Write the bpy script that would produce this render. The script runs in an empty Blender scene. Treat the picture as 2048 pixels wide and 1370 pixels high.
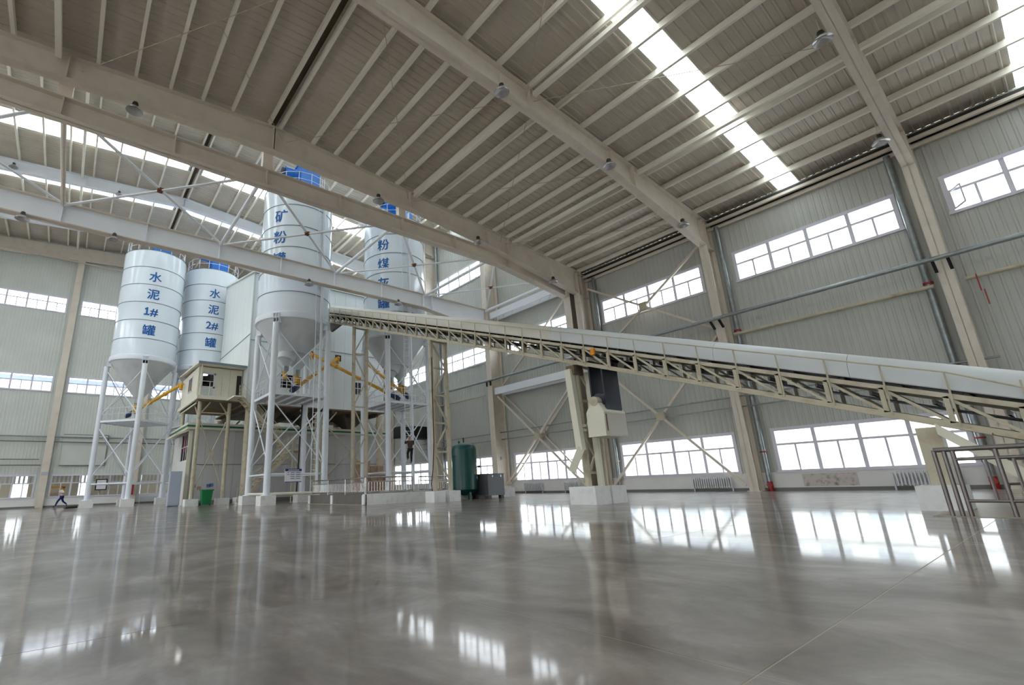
import bpy, bmesh, math, random
from mathutils import Vector, Matrix
random.seed(7)
SC = bpy.context.scene
COL = SC.collection
# ------------------------------------------------------------------ camera
F_PX, YAW, PITCH, ROLL, PPX, PPY = 953.0, -0.6527, 0.2686, 0.0344, 868.5, 706.7
fw = Vector((math.cos(YAW)*math.cos(PITCH), math.sin(YAW)*math.cos(PITCH), math.sin(PITCH)))
rt0 = Vector((math.sin(YAW), -math.cos(YAW), 0)); dn0 = fw.cross(rt0)
rt = math.cos(ROLL)*rt0 + math.sin(ROLL)*dn0
dn = -math.sin(ROLL)*rt0 + math.cos(ROLL)*dn0
cd = bpy.data.cameras.new('camera'); cam = bpy.data.objects.new('camera', cd); COL.objects.link(cam)
m = Matrix((( rt.x, -dn.x, -fw.x, 0.0), (rt.y, -dn.y, -fw.y, 0.0), (rt.z, -dn.z, -fw.z, 0.87), (0, 0, 0, 1)))
cam.matrix_world = m
cd.sensor_fit = 'HORIZONTAL'; cd.sensor_width = 36.0; cd.lens = 36.0*F_PX/2048.0
cd.shift_x = (1024-PPX)/2048.0; cd.shift_y = (PPY-685)/2048.0
cd.clip_start = 0.05; cd.clip_end = 600
SC.camera = cam
# ------------------------------------------------------------------ sky, exposure
w = bpy.data.worlds.new('overcast_sky'); SC.world = w; w.use_nodes = True
bgn = w.node_tree.nodes['Background']; bgn.inputs[0].default_value = (0.93, 0.965, 1.0, 1); bgn.inputs[1].default_value = 6.0
SC.view_settings.view_transform = 'Standard'; SC.view_settings.look = 'None'
SC.view_settings.gamma = 1.0; SC.view_settings.use_curve_mapping = False
SC.view_settings.exposure = 0.46
SC.cycles.max_bounces = 6; SC.cycles.diffuse_bounces = 4; SC.cycles.glossy_bounces = 2; SC.cycles.transmission_bounces = 2; SC.cycles.transparent_max_bounces = 8
SC.cycles.use_adaptive_sampling = True; SC.cycles.adaptive_threshold = 0.06
SC.cycles.sample_clamp_indirect = 6.0
def portal(c, sx, sy, rot):
    """a sampling portal in a window or skylight opening: it gives off no light of its own"""
    l = bpy.data.lights.new('daylight_portal', 'AREA'); l.shape = 'RECTANGLE'; l.size = sx; l.size_y = sy
    l.cycles.is_portal = True
    o = bpy.data.objects.new('daylight_portal', l); COL.objects.link(o); o.location = c; o.rotation_euler = rot
# ------------------------------------------------------------------ materials
def lin(c):
    return tuple(((x/255)/12.92 if x/255 <= 0.04045 else ((x/255+0.055)/1.055)**2.4) for x in c) + (1.0,)
def mat(name, rgb, rough=0.55, metal=0.0, var=0.06, scale=1.5, dirt=None, dscale=3.0, damt=0.3, bump=0.0, bscale=40.0, spec=0.5):
    """painted or bare surface: base colour varied by noise, optional patchy dirt or rust"""
    M = bpy.data.materials.new(name); M.use_nodes = True
    nt = M.node_tree; b = nt.nodes['Principled BSDF']
    b.inputs['Roughness'].default_value = rough; b.inputs['Metallic'].default_value = metal
    b.inputs['Specular IOR Level'].default_value = spec
    geo = nt.nodes.new('ShaderNodeNewGeometry')
    n = nt.nodes.new('ShaderNodeTexNoise'); n.inputs['Scale'].default_value = scale; n.inputs['Detail'].default_value = 4
    nt.links.new(geo.outputs['Position'], n.inputs['Vector'])
    r = nt.nodes.new('ShaderNodeValToRGB'); base = lin(rgb)
    r.color_ramp.elements[0].position = 0.3; r.color_ramp.elements[1].position = 0.7
    r.color_ramp.elements[0].color = tuple(x*(1-var) for x in base[:3]) + (1,)
    r.color_ramp.elements[1].color = tuple(min(1, x*(1+var)) for x in base[:3]) + (1,)
    nt.links.new(n.outputs['Fac'], r.inputs['Fac']); out = r.outputs['Color']
    if dirt:
        d = nt.nodes.new('ShaderNodeTexNoise'); d.inputs['Scale'].default_value = dscale; d.inputs['Detail'].default_value = 6
        nt.links.new(geo.outputs['Position'], d.inputs['Vector'])
        k = nt.nodes.new('ShaderNodeValToRGB'); k.color_ramp.elements[0].position = 0.52; k.color_ramp.elements[1].position = 0.75
        k.color_ramp.elements[0].color = (0, 0, 0, 1); k.color_ramp.elements[1].color = (damt, damt, damt, 1)
        nt.links.new(d.outputs['Fac'], k.inputs['Fac'])
        mx = nt.nodes.new('ShaderNodeMix'); mx.data_type = 'RGBA'
        nt.links.new(k.outputs['Color'], mx.inputs['Factor']); nt.links.new(out, mx.inputs['A']); mx.inputs['B'].default_value = lin(dirt)
        out = mx.outputs['Result']
    nt.links.new(out, b.inputs['Base Color'])
    if bump:
        bn = nt.nodes.new('ShaderNodeTexNoise'); bn.inputs['Scale'].default_value = bscale
        nt.links.new(geo.outputs['Position'], bn.inputs['Vector'])
        bp = nt.nodes.new('ShaderNodeBump'); bp.inputs['Strength'].default_value = bump; bp.inputs['Distance'].default_value = 0.02
        nt.links.new(bn.outputs['Fac'], bp.inputs['Height']); nt.links.new(bp.outputs['Normal'], b.inputs['Normal'])
    return M
MT = {}
MT['panel'] = mat('wall_sheet_grey_green', (184, 185, 178), 0.45, var=0.05, scale=0.5, bump=0.05, bscale=2.0)
MT['panel_end'] = mat('end_wall_sheet', (205, 207, 200), 0.5, var=0.05, scale=0.5)
MT['deck'] = mat('roof_sheet_cream', (196, 187, 173), 0.42, var=0.05, scale=0.7, dirt=(140, 130, 116), dscale=0.6, damt=0.2)
MT['steel'] = mat('cream_structural_paint', (217, 206, 192), 0.5, var=0.04, scale=1.2, dirt=(170, 152, 130), dscale=1.8, damt=0.22)
MT['steel_white'] = mat('white_paint_skylit', (238, 241, 247), 0.5, var=0.03, scale=1.0)  # white steel, made brighter to carry the skylight on the girder web
MT['steel_old'] = mat('worn_cream_paint', (192, 183, 160), 0.55, var=0.08, scale=2.0, dirt=(135, 98, 62), dscale=3.0, damt=0.45)
MT['purlin'] = mat('purlin_paint', (236, 229, 216), 0.5, var=0.05, scale=1.0)
MT['silo'] = mat('silo_pale_blue_gloss_paint', (224, 232, 240), 0.16, var=0.03, scale=0.6, spec=0.6)
MT['siloleg'] = mat('leg_pale_blue_paint', (226, 231, 238), 0.4, var=0.03)
MT['silocone'] = mat('cone_grey_white_paint', (205, 208, 210), 0.4, var=0.05, scale=0.8, dirt=(150, 150, 150), dscale=1.0, damt=0.3)
MT['seam'] = mat('seam_grey', (120, 132, 142), 0.5)
MT['blue'] = mat('filter_blue', (20, 110, 200), 0.4, var=0.08)
MT['ink'] = mat('lettering_blue', (8, 92, 165), 0.5, var=0.04)
MT['navy'] = mat('motor_navy', (28, 42, 78), 0.45)
MT['yellow'] = mat('screw_conveyor_yellow', (214, 160, 40), 0.45, var=0.08, scale=3, dirt=(110, 80, 30), dscale=4, damt=0.5)
MT['orange'] = mat('orange_paint', (235, 150, 20), 0.45)
MT['tower'] = mat('tower_siding', (224, 228, 228), 0.35, var=0.03, scale=0.4)
MT['house'] = mat('house_siding', (196, 196, 196), 0.5, var=0.05, scale=0.4)
MT['housewhite'] = mat('house_end_white', (220, 220, 217), 0.5, var=0.03)
MT['cream'] = mat('cabin_cream', (222, 218, 200), 0.5, var=0.04)
MT['brown'] = mat('brown_underside', (112, 98, 80), 0.8, var=0.15, scale=2)  # mottled dark brown, also used on the ridge cap
MT['hopper'] = mat('hopper_dark_steel', (92, 84, 74), 0.6, var=0.15, scale=2)
MT['greenstripe'] = mat('green_stripe', (30, 110, 85), 0.5)
MT['white'] = mat('white_plaster', (228, 227, 224), 0.7, var=0.03, scale=1.5)
MT['plinth'] = mat('white_painted_concrete', (232, 232, 230), 0.6, var=0.03, scale=3, dirt=(170, 160, 145), dscale=4, damt=0.3)
MT['skirting'] = mat('skirting_grey', (120, 120, 116), 0.6)
MT['galv'] = mat('galvanised_pipe', (150, 157, 158), 0.35, 0.6, var=0.15, scale=4)
MT['stainless'] = mat('stainless_rail', (176, 172, 168), 0.25, 0.9, var=0.06, scale=4)
MT['darkrail'] = mat('dark_steel_rail', (120, 114, 110), 0.35, 0.6, var=0.1, scale=4)
MT['alu'] = mat('aluminium_reflector', (190, 190, 190), 0.25, 0.6, var=0.04, scale=6)
MT['black'] = mat('black_rubber', (28, 28, 30), 0.6, var=0.2, scale=5)
MT['belt'] = mat('belt_navy_rubber', (40, 46, 60), 0.5, var=0.15, scale=3)
MT['darkgap'] = mat('gutter_and_shade_dark', (45, 42, 38), 0.7)  # near-black for the gutter and for shade painted into openings
MT['roller'] = mat('roller_dark_steel', (70, 66, 60), 0.5, 0.3)
MT['hood'] = mat('hood_white_sheet', (200, 204, 204), 0.4, var=0.03, scale=0.8)
MT['hoodcream'] = mat('hood_cream_sheet', (204, 200, 188), 0.45, var=0.03, scale=0.8)
MT['green'] = mat('tank_dark_green', (5, 68, 64), 0.3, var=0.06, scale=2)
MT['bin'] = mat('bin_green_plastic', (18, 122, 70), 0.45, var=0.06)
MT['compressor'] = mat('compressor_grey', (112, 114, 118), 0.45, var=0.05)
MT['compressor2'] = mat('compressor_dark_grey', (78, 80, 84), 0.45, var=0.05)
MT['red'] = mat('fire_red', (158, 26, 24), 0.4)
MT['rust'] = mat('rusty_cable_bracket', (120, 70, 40), 0.8, var=0.2, scale=8)
MT['sign'] = mat('sign_white', (226, 226, 230), 0.5)
MT['signblue'] = mat('sign_blue', (38, 44, 120), 0.5)
MT['signtext'] = mat('sign_ink_grey', (120, 122, 150), 0.6)
MT['locker'] = mat('cabinet_blue_grey', (176, 186, 202), 0.4, var=0.03)
MT['frame'] = mat('window_frame_white', (214, 212, 222), 0.4, var=0.02)
MT['radiator'] = mat('radiator_white', (216, 218, 222), 0.4, var=0.03)
MT['brick'] = mat('sand_block', (178, 148, 128), 0.85, var=0.15, scale=3)
MT['patch'] = mat('peeling_paint', (206, 196, 190), 0.8, var=0.05, dirt=(80, 84, 78), dscale=5, damt=0.75)
MT['ramp'] = mat('dark_ramp_concrete', (104, 98, 92), 0.6, var=0.12, scale=2)
MT['grating'] = mat('platform_grating', (190, 192, 192), 0.5, var=0.05)
MT['skin'] = mat('skin', (186, 130, 105), 0.6)
MT['shirt'] = mat('shirt_white', (225, 215, 212), 0.8)
MT['trousers'] = mat('trousers_navy', (24, 34, 92), 0.8)
MT['hair'] = mat('hair_dark', (62, 36, 30), 0.7)
MT['jacket'] = mat('jacket_dark_brown', (66, 52, 44), 0.85)
MT['blackcloth'] = mat('black_cloth', (26, 26, 30), 0.85)
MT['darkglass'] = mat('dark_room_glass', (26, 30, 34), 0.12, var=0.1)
MT['outwall'] = mat('neighbour_wall', (240, 240, 238), 0.8)
MT['outblue'] = mat('neighbour_blue_sheet', (120, 130, 190), 0.7)
MT['asphalt'] = mat('yard_concrete', (215, 214, 210), 0.9, var=0.08, scale=0.3)
MT['tan'] = mat('annex_tan', (178, 168, 150), 0.8)
MT['pink'] = mat('notice_pink', (190, 120, 170), 0.7); MT['noticeblue'] = mat('notice_blue', (110, 130, 190), 0.7); MT['noticetan'] = mat('notice_tan', (190, 150, 130), 0.7)
MT['sticker'] = mat('sticker_yellow', (226, 214, 40), 0.5)
MT['redcloth'] = mat('red_cloth', (196, 40, 60), 0.8); MT['salmon'] = mat('salmon_sack', (214, 128, 110), 0.8)
MT['sealant'] = mat('joint_sealant', (160, 149, 128), 0.5)
MT['pad'] = mat('worn_tan_concrete', (158, 146, 132), 0.4, var=0.08)
MT['outglass'] = mat('neighbour_window', (190, 198, 206), 0.4)
def floor_mat():
    M = bpy.data.materials.new('polished_concrete'); M.use_nodes = True
    nt = M.node_tree; b = nt.nodes['Principled BSDF']; N = nt.nodes.new; L = nt.links.new
    g = N('ShaderNodeNewGeometry')
    mp = N('ShaderNodeMapping'); mp.inputs['Scale'].default_value = (0.85, 1.2, 1); mp.inputs['Rotation'].default_value = (0, 0, 0.75); L(g.outputs['Position'], mp.inputs['Vector'])
    n1 = N('ShaderNodeTexNoise'); n1.inputs['Scale'].default_value = 1.0; n1.inputs['Detail'].default_value = 9; n1.inputs['Roughness'].default_value = 0.62; n1.inputs['Distortion'].default_value = 0.6
    L(mp.outputs['Vector'], n1.inputs['Vector'])
    r1 = N('ShaderNodeValToRGB'); e = r1.color_ramp.elements
    e[0].position = 0.36; e[0].color = lin((98, 86, 79)); e[1].position = 0.66; e[1].color = lin((158, 147, 141))
    x = e.new(0.5); x.color = lin((124, 112, 105))
    L(n1.outputs['Fac'], r1.inputs['Fac'])
    n2 = N('ShaderNodeTexNoise'); n2.inputs['Scale'].default_value = 5.5; n2.inputs['Detail'].default_value = 7; n2.inputs['Roughness'].default_value = 0.7; L(g.outputs['Position'], n2.inputs['Vector'])
    r2 = N('ShaderNodeValToRGB'); r2.color_ramp.elements[0].position = 0.3; r2.color_ramp.elements[1].position = 0.7; r2.color_ramp.elements[0].color = (0.84, 0.84, 0.84, 1); r2.color_ramp.elements[1].color = (1.12, 1.12, 1.12, 1); L(n2.outputs['Fac'], r2.inputs['Fac'])
    mx = N('ShaderNodeMix'); mx.data_type = 'RGBA'; mx.blend_type = 'MULTIPLY'; mx.inputs['Factor'].default_value = 1.0
    L(r1.outputs['Color'], mx.inputs['A']); L(r2.outputs['Color'], mx.inputs['B']); L(mx.outputs['Result'], b.inputs['Base Color'])
    rr = N('ShaderNodeMapRange'); rr.inputs['To Min'].default_value = 0.02; rr.inputs['To Max'].default_value = 0.10; L(n1.outputs['Fac'], rr.inputs['Value']); L(rr.outputs['Result'], b.inputs['Coat Roughness'])
    b.inputs['Roughness'].default_value = 0.33; b.inputs['Coat Weight'].default_value = 0.6; b.inputs['Coat IOR'].default_value = 1.42
    b.inputs['Specular IOR Level'].default_value = 0.42
    n3 = N('ShaderNodeTexNoise'); n3.inputs['Scale'].default_value = 2.2; n3.inputs['Detail'].default_value = 3; L(g.outputs['Position'], n3.inputs['Vector'])
    bp = N('ShaderNodeBump'); bp.inputs['Strength'].default_value = 0.03; bp.inputs['Distance'].default_value = 0.01
    L(n3.outputs['Fac'], bp.inputs['Height']); L(bp.outputs['Normal'], b.inputs['Normal']); L(bp.outputs['Normal'], b.inputs['Coat Normal'])
    return M
MT['floor'] = floor_mat()
def glass_mat(name, tint, refl):
    M = bpy.data.materials.new(name); M.use_nodes = True; nt = M.node_tree; nt.nodes.clear()
    N = nt.nodes.new; L = nt.links.new
    o = N('ShaderNodeOutputMaterial'); t = N('ShaderNodeBsdfTransparent'); t.inputs[0].default_value = tint
    g = N('ShaderNodeBsdfGlossy'); g.inputs['Roughness'].default_value = 0.03
    f = N('ShaderNodeLayerWeight'); f.inputs[0].default_value = 0.5; pw = N('ShaderNodeMath'); pw.operation = 'POWER'; pw.inputs[1].default_value = 5.0
    mm = N('ShaderNodeMath'); mm.operation = 'MULTIPLY_ADD'; mm.inputs[1].default_value = 0.8*refl; mm.inputs[2].default_value = 0.04
    L(f.outputs['Facing'], pw.inputs[0]); L(pw.outputs[0], mm.inputs[0]); x = N('ShaderNodeMixShader'); L(mm.outputs[0], x.inputs[0]); L(t.outputs[0], x.inputs[1]); L(g.outputs[0], x.inputs[2]); L(x.outputs[0], o.inputs[0])
    return M
MT['glass'] = glass_mat('window_glass', (0.95, 0.97, 0.98, 1), 1.0)
def fibre_mat():
    M = bpy.data.materials.new('translucent_fibreglass'); M.use_nodes = True; nt = M.node_tree; nt.nodes.clear(); N = nt.nodes.new; L = nt.links.new
    o = N('ShaderNodeOutputMaterial'); t = N('ShaderNodeBsdfTransparent'); t.inputs[0].default_value = (0.91, 0.93, 0.93, 1)
    d = N('ShaderNodeBsdfTranslucent'); d.inputs[0].default_value = (0.85, 0.92, 0.92, 1)
    x = N('ShaderNodeMixShader'); x.inputs[0].default_value = 0.3; L(t.outputs[0], x.inputs[1]); L(d.outputs[0], x.inputs[2]); L(x.outputs[0], o.inputs[0])
    return M
MT['fibre'] = fibre_mat()
def lamp_mat():
    M = bpy.data.materials.new('lit_ceiling_lamp'); M.use_nodes = True; b = M.node_tree.nodes['Principled BSDF']
    b.inputs['Emission Color'].default_value = (1, 0.97, 0.9, 1); b.inputs['Emission Strength'].default_value = 12.0
    return M
MT['lit'] = lamp_mat()
# ------------------------------------------------------------------ mesh helpers
class MB:
    def __init__(s): s.v = []; s.f = []
    def add(s, vs, fs):
        n = len(s.v); s.v += [tuple(v) for v in vs]; s.f += [tuple(i+n for i in f) for f in fs]; return s
    def box(s, x0, x1, y0, y1, z0, z1):
        return s.add([(x, y, z) for z in (z0, z1) for y in (y0, y1) for x in (x0, x1)],
                     [(0, 2, 3, 1), (4, 5, 7, 6), (0, 1, 5, 4), (2, 6, 7, 3), (0, 4, 6, 2), (1, 3, 7, 5)])
    def bar(s, p, q, wd, ht, up=(0, 0, 1)):
        p = Vector(p); q = Vector(q); d = (q-p).normalized(); u = Vector(up)
        if abs(d.dot(u)) > 0.98: u = Vector((1, 0, 0))
        a = d.cross(u).normalized(); b = a.cross(d).normalized(); a *= wd/2; b *= ht/2
        vs = [p-a-b, p+a-b, p+a+b, p-a+b, q-a-b, q+a-b, q+a+b, q-a+b]
        return s.add(vs, [(0, 3, 2, 1), (4, 5, 6, 7), (0, 1, 5, 4), (1, 2, 6, 5), (2, 3, 7, 6), (3, 0, 4, 7)])
    def tube(s, p, q, r, n=8, r2=None, cap=True):
        p = Vector(p); q = Vector(q); d = (q-p).normalized(); r2 = r if r2 is None else r2
        u = Vector((0, 0, 1)) if abs(d.z) < 0.95 else Vector((1, 0, 0))
        a = d.cross(u).normalized(); b = a.cross(d)
        vs = []; k = len(s.v)
        for c, rr in ((p, r), (q, r2)):
            vs += [c + rr*(math.cos(2*math.pi*i/n)*a + math.sin(2*math.pi*i/n)*b) for i in range(n)]
        fs = [(i, (i+1) % n, n+(i+1) % n, n+i) for i in range(n)]
        if cap: fs += [tuple(range(n-1, -1, -1)), tuple(range(n, 2*n))]
        return s.add(vs, fs)
    def path(s, pts, r, n=8):
        for a, b in zip(pts[:-1], pts[1:]): s.tube(a, b, r, n)
        return s
    def lathe(s, cx, cy, prof, n=32):
        vs = []
        for r, z in prof: vs += [(cx+r*math.cos(2*math.pi*i/n), cy+r*math.sin(2*math.pi*i/n), z) for i in range(n)]
        fs = [(j*n+i, j*n+(i+1) % n, (j+1)*n+(i+1) % n, (j+1)*n+i) for j in range(len(prof)-1) for i in range(n)]
        fs.append(tuple(range(n-1, -1, -1))); k = (len(prof)-1)*n; fs.append(tuple(range(k, k+n)))
        return s.add(vs, fs)
    def prism(s, poly, vec):
        n = len(poly); v = Vector(vec); P = [Vector(p) for p in poly]
        return s.add(P+[p+v for p in P], [tuple(range(n-1, -1, -1)), tuple(range(n, 2*n))]+[(i, (i+1) % n, n+(i+1) % n, n+i) for i in range(n)])
    def mesh(s, name, material, smooth=False, off=(0, 0, 0)):
        me = bpy.data.meshes.new(name); o = Vector(off)
        me.from_pydata([Vector(v)-o for v in s.v], [], s.f); me.materials.append(MT[material])
        bm = bmesh.new(); bm.from_mesh(me); bmesh.ops.recalc_face_normals(bm, faces=bm.faces); bm.to_mesh(me); bm.free()
        if smooth:
            me.polygons.foreach_set('use_smooth', [True]*len(me.polygons)); me.set_sharp_from_angle(angle=math.radians(40))
        me.update(); return me
    def build(s, name, material, parent=None, smooth=False, label=None):
        off = ROOT.get(parent.name, Vector()) if parent else (0, 0, 0)
        o = bpy.data.objects.new(name, s.mesh(name, material, smooth, off)); COL.objects.link(o)
        if parent: o.parent = parent; ROOT[o.name] = off
        if label: o['label'] = label
        return o
ROOT = {}
def thing(name, label, cat, loc=(0, 0, 0), group=None, kind=None):
    o = bpy.data.objects.new(name, None); COL.objects.link(o); o.location = loc; o.empty_display_size = 0.2
    ROOT[o.name] = Vector(loc)
    if label: o['label'] = label
    if cat: o['category'] = cat
    if group: o['group'] = group
    if kind: o['kind'] = kind
    return o
def tag(o, label=None, cat=None, group=None, kind=None):
    if label: o['label'] = label
    if cat: o['category'] = cat
    if group: o['group'] = group
    if kind: o['kind'] = kind
    return o
def inst(me, name, loc, parent, rot=(0, 0, 0)):
    o = bpy.data.objects.new(name, me); COL.objects.link(o); o.parent = parent
    o.location = Vector(loc) - ROOT.get(parent.name, Vector()); o.rotation_euler = rot; return o
CACHE = {}
def sheet(wd, ht, pitch, depth, thick, material, top=0.06, lean=0.03):
    """ribbed sheet lying in the local x (width) / z (height) plane, ribs towards +y, closed at the back"""
    key = (round(wd, 3), round(ht, 3), pitch, depth, thick, material)
    if key in CACHE: return CACHE[key]
    n = max(1, round(wd/pitch)); p = wd/n; prof = []
    for i in range(n):
        u = i*p
        prof += [(u, 0), (u+p-top-2*lean, 0), (u+p-top-lean, depth), (u+p-lean, depth)]
    prof.append((wd, 0)); mb = MB(); k = len(prof)
    vs = [(u, d, 0) for u, d in prof]+[(u, d, ht) for u, d in prof]+[(0, -thick, 0), (wd, -thick, 0), (0, -thick, ht), (wd, -thick, ht)]
    fs = [(i, i+1, k+i+1, k+i) for i in range(k-1)]
    fs += [(2*k, 2*k+2, 2*k+3, 2*k+1), tuple(range(k))+(2*k+1, 2*k), tuple(range(k, 2*k))+(2*k+3, 2*k+2), (0, k, 2*k+2, 2*k), (k-1, 2*k-1, 2*k+3, 2*k+1)]
    mb.add(vs, fs); CACHE[key] = mb.mesh('ribbed_sheet', material); return CACHE[key]
ORD = ['first', 'second', 'third', 'fourth', 'fifth', 'sixth', 'seventh', 'eighth', 'ninth', 'tenth']
# ================================================================== the hall
YW, YL, XE, XB, XS, YR = -28.7, 17.5, 61.0, -16.0, 19.5, -5.6
def zl(y): return 17.3-0.074*abs(y-YR)        # low roof sheet
def zh(y): return 28.15-0.078*abs(y-YR)       # high roof sheet
# ---- floor: cast slabs with sealed joints
FLOOR = tag(MB().box(XB, XE, YW-0.3, YL+0.3, -0.3, -0.001).build('floor', 'sealant'), kind='structure')
xs = [XB, -10.9, -4.9, 1.1, 4.0, 10, 16, 22, 28, 34, 40, 46, 52, 58, XE]
ys = [YW-0.25, -26.6, -20.6, -14.6, -8.6, -2.6, 3.4, 9.4, YL+0.25]
for x0, x1 in zip(xs[:-1], xs[1:]):
    for y0, y1 in zip(ys[:-1], ys[1:]):
        MB().box(x0+0.005, x1-0.005, y0+0.005, y1-0.005, -0.15, 0).build('concrete_slab', 'floor', FLOOR)
# ---- windows
WN = [0]
def window(axis, plane, a, b, z0, z1, tr, panes=True, units=4):
    """axis 'x': window runs along X in the plane Y=plane; axis 'y': along Y in the plane X=plane"""
    WN[0] += 1
    ctr = ((a+b)/2, plane, z0) if axis == 'x' else (plane, (a+b)/2, z0)
    t = thing('window_%d' % WN[0], None, None, ctr, kind='structure')
    s = 1 if axis == 'x' else -1
    def bx(mb, u0, u1, v0, v1, d0, d1):
        if axis == 'x': mb.box(u0, u1, plane+d0, plane+d1, v0, v1)
        else: mb.box(plane-d1, plane-d0, u0, u1, v0, v1)
    f = MB(); e = 0.08
    bx(f, a-e, a+e, z0, z1, -0.12, 0.05); bx(f, b-e, b+e, z0, z1, -0.12, 0.05)
    bx(f, a-e, b+e, z1-e, z1+e, -0.12, 0.06); bx(f, a-e-0.03, b+e+0.03, z0-0.05, z0+e, -0.12, 0.09)
    f.build('window_frame', 'frame', t)
    zt = z0+(z1-z0)*tr; W = (b-a)/units; g = MB(); bx(g, a, b, zt-0.05, zt+0.05, -0.07, 0.0); g.build('transom', 'frame', t)
    mu = MB()
    for k in range(1, units): bx(mu, a+k*W-0.075, a+k*W+0.075, z0, z1, -0.08, 0.01)
    mu.build('mullion', 'frame', t); sa = MB()
    for k in range(units): bx(sa, a+k*W+W/2-0.04, a+k*W+W/2+0.04, z0, zt, -0.06, -0.02)
    sa.build('sash_bar', 'frame', t)
    if panes:
        for k in range(units):
            p = MB(); bx(p, a+k*W+0.05, a+(k+1)*W-0.05, zt, z1-0.05, -0.055, -0.045); p.build('pane', 'glass', t)
            for j in (0, 1):
                p = MB(); bx(p, a+k*W+j*W/2+0.03, a+k*W+(j+1)*W/2-0.03, z0+0.05, zt, -0.055-0.02*j, -0.045-0.02*j); p.build('pane', 'glass', t)
    return t
# one daylight portal for each row of windows
for z0, z1, xa_ in ((0.9, 3.0, -14.6), (11.25, 12.95, -14.6), (19.6, 21.3, 20.8)):
    xm, xl = (xa_+54.3)/2, 54.3-xa_
    portal((xm, YW-0.1, (z0+z1)/2), xl, z1-z0, (math.pi/2, 0, 0)); portal((xm, YL+0.05, (z0+z1)/2), xl, z1-z0, (-math.pi/2, 0, 0))
    if z0 > 1: portal((XE+0.1, -6.4, (z0+z1)/2), z1-z0, 30.1, (0, math.pi/2, 0))
# ---- side wall (the long wall with the window rows)
WR = thing('wall_right', None, None, (20, YW, 0), kind='structure')
WX = [(-14.6, -7.9), (-5.9, 0.9), (2.5, 9.25), (11.1, 17.85), (20.8, 27.3), (29.9, 36.3), (38.9, 45.3), (47.9, 54.3)]
def panels(x0, x1, bands):
    n = max(1, round((x1-x0)/1.12)); p = (x1-x0)/n
    for k in range(n):
        for z0, z1 in bands: inst(sheet(p, z1-z0, 0.28, 0.02, 0.08, 'panel'), 'wall_panel', (x0+k*p, YW, z0), WR)
ZL, ZH = 15.58, 26.34
cur = XB
for a, b in WX:
    hi = a > XS
    if cur < XS < a: panels(cur, XS, [(0.9, ZL)]); panels(XS, a, [(0.9, ZH)])
    else: panels(cur, a, [(0.9, ZH if hi else ZL)])
    panels(a, b, [(3.0, 11.25), (12.95, 19.6), (21.3, ZH)] if hi else [(3.0, 11.25), (12.95, ZL)])
    cur = b
panels(cur, XE, [(0.9, ZH)])
MB().box(XB, XE, YW-0.2, YW+0.03, 0, 0.9).build('base_wall', 'white', WR)
tag(MB().box(XB, XE, YW+0.03, YW+0.05, 0, 0.15).build('baseboard_right', 'skirting'), kind='structure')
for a, b in WX:
    window('x', YW, a, b, 0.92, 3.0, 0.64, panes=a > -8)
    window('x', YW, a, b, 11.25, 12.95, 0.60, panes=a > -8)
    if a > XS: window('x', YW, a, b, 19.6, 21.3, 0.60)
ws = thing('open_casement', 'window sash swung open into the hall at far right', 'window sash', (0.85, YW+0.1, 11.4))
for z in (11.4, 12.2): MB().bar((0.8, YW+0.06, z), (0.45, YW+0.6, z), 0.05, 0.05).build('sash_rail', 'frame', ws)
for x, y in ((0.8, 0.06), (0.45, 0.6)): MB().bar((x, YW+y, 11.38), (x, YW+y, 12.22), 0.05, 0.05).build('sash_stile', 'frame', ws)
MB().bar((0.8, YW+0.06, 11.8), (0.45, YW+0.6, 11.8), 0.008, 0.76).build('sash_pane', 'glass', ws)
# ---- end wall
WE = thing('wall_end', None, None, (XE, 0, 0), kind='structure')
WY = [(-21.4, -14.6), (-13.2, -6.5), (-5.4, 1.0), (2.25, 8.7)]
def panels_e(y0, y1, bands):
    n = max(1, round((y1-y0)/1.12)); p = (y1-y0)/n
    for k in range(n):
        for z0, z1 in bands:
            z1 = max(zh(y0+k*p), zh(y0+(k+1)*p))-0.01 if z1 is None else z1
            inst(sheet(p, z1-z0, 0.28, 0.016, 0.08, 'panel_end'), 'wall_panel', (XE, y0+k*p, z0), WE, (0, 0, math.pi/2))
cur = YW
for a, b in WY:
    panels_e(cur, a, [(0.9, None)]); panels_e(a, b, [(3.0, 11.2), (12.85, 19.6), (21.3, None)]); cur = b
panels_e(cur, YL, [(0.9, None)])
MB().box(XE-0.03, XE+0.2, YW, YL, 0, 0.9).build('base_wall', 'white', WE)
tag(MB().box(XE-0.05, XE-0.03, YW, YL, 0, 0.15).build('baseboard_end', 'skirting'), kind='structure')
for a, b in WY:
    window('y', XE, a, b, 0.92, 3.0, 0.64); window('y', XE, a, b, 11.2, 12.85, 0.60); window('y', XE, a, b, 19.6, 21.3, 0.60)
# ---- the walls behind the camera and the step wall above the low roof
WL = MB()
lx = [(-14.6, -7.9), (-5.9, 0.9), (2.5, 9.25), (11.1, 17.85), (20.8, 27.3), (29.9, 36.3), (38.9, 45.3), (47.9, 54.3)]; cur = XB
for a, b in lx+[(XE, XE)]:
    WL.box(cur, a, YL, YL+0.1, 0, 26.4 if cur > XS-2 else 15.6)
    if b > a:
        hi = a > XS
        WL.box(a, b, YL, YL+0.1, 0, 0.9); WL.box(a, b, YL, YL+0.1, 3, 11.25); WL.box(a, b, YL, YL+0.1, 12.95, 19.6 if hi else 15.6)
        if hi: WL.box(a, b, YL, YL+0.1, 21.3, 26.4)
    cur = b
tag(WL.build('wall_left', 'panel'), kind='structure')
tag(MB().prism([(XB, YW, 0), (XB, YL, 0), (XB, YL, zl(YL)), (XB, YR, 17.3), (XB, YW, zl(YW))], (-0.1, 0, 0)).build('wall_back', 'panel'), kind='structure')
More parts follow.
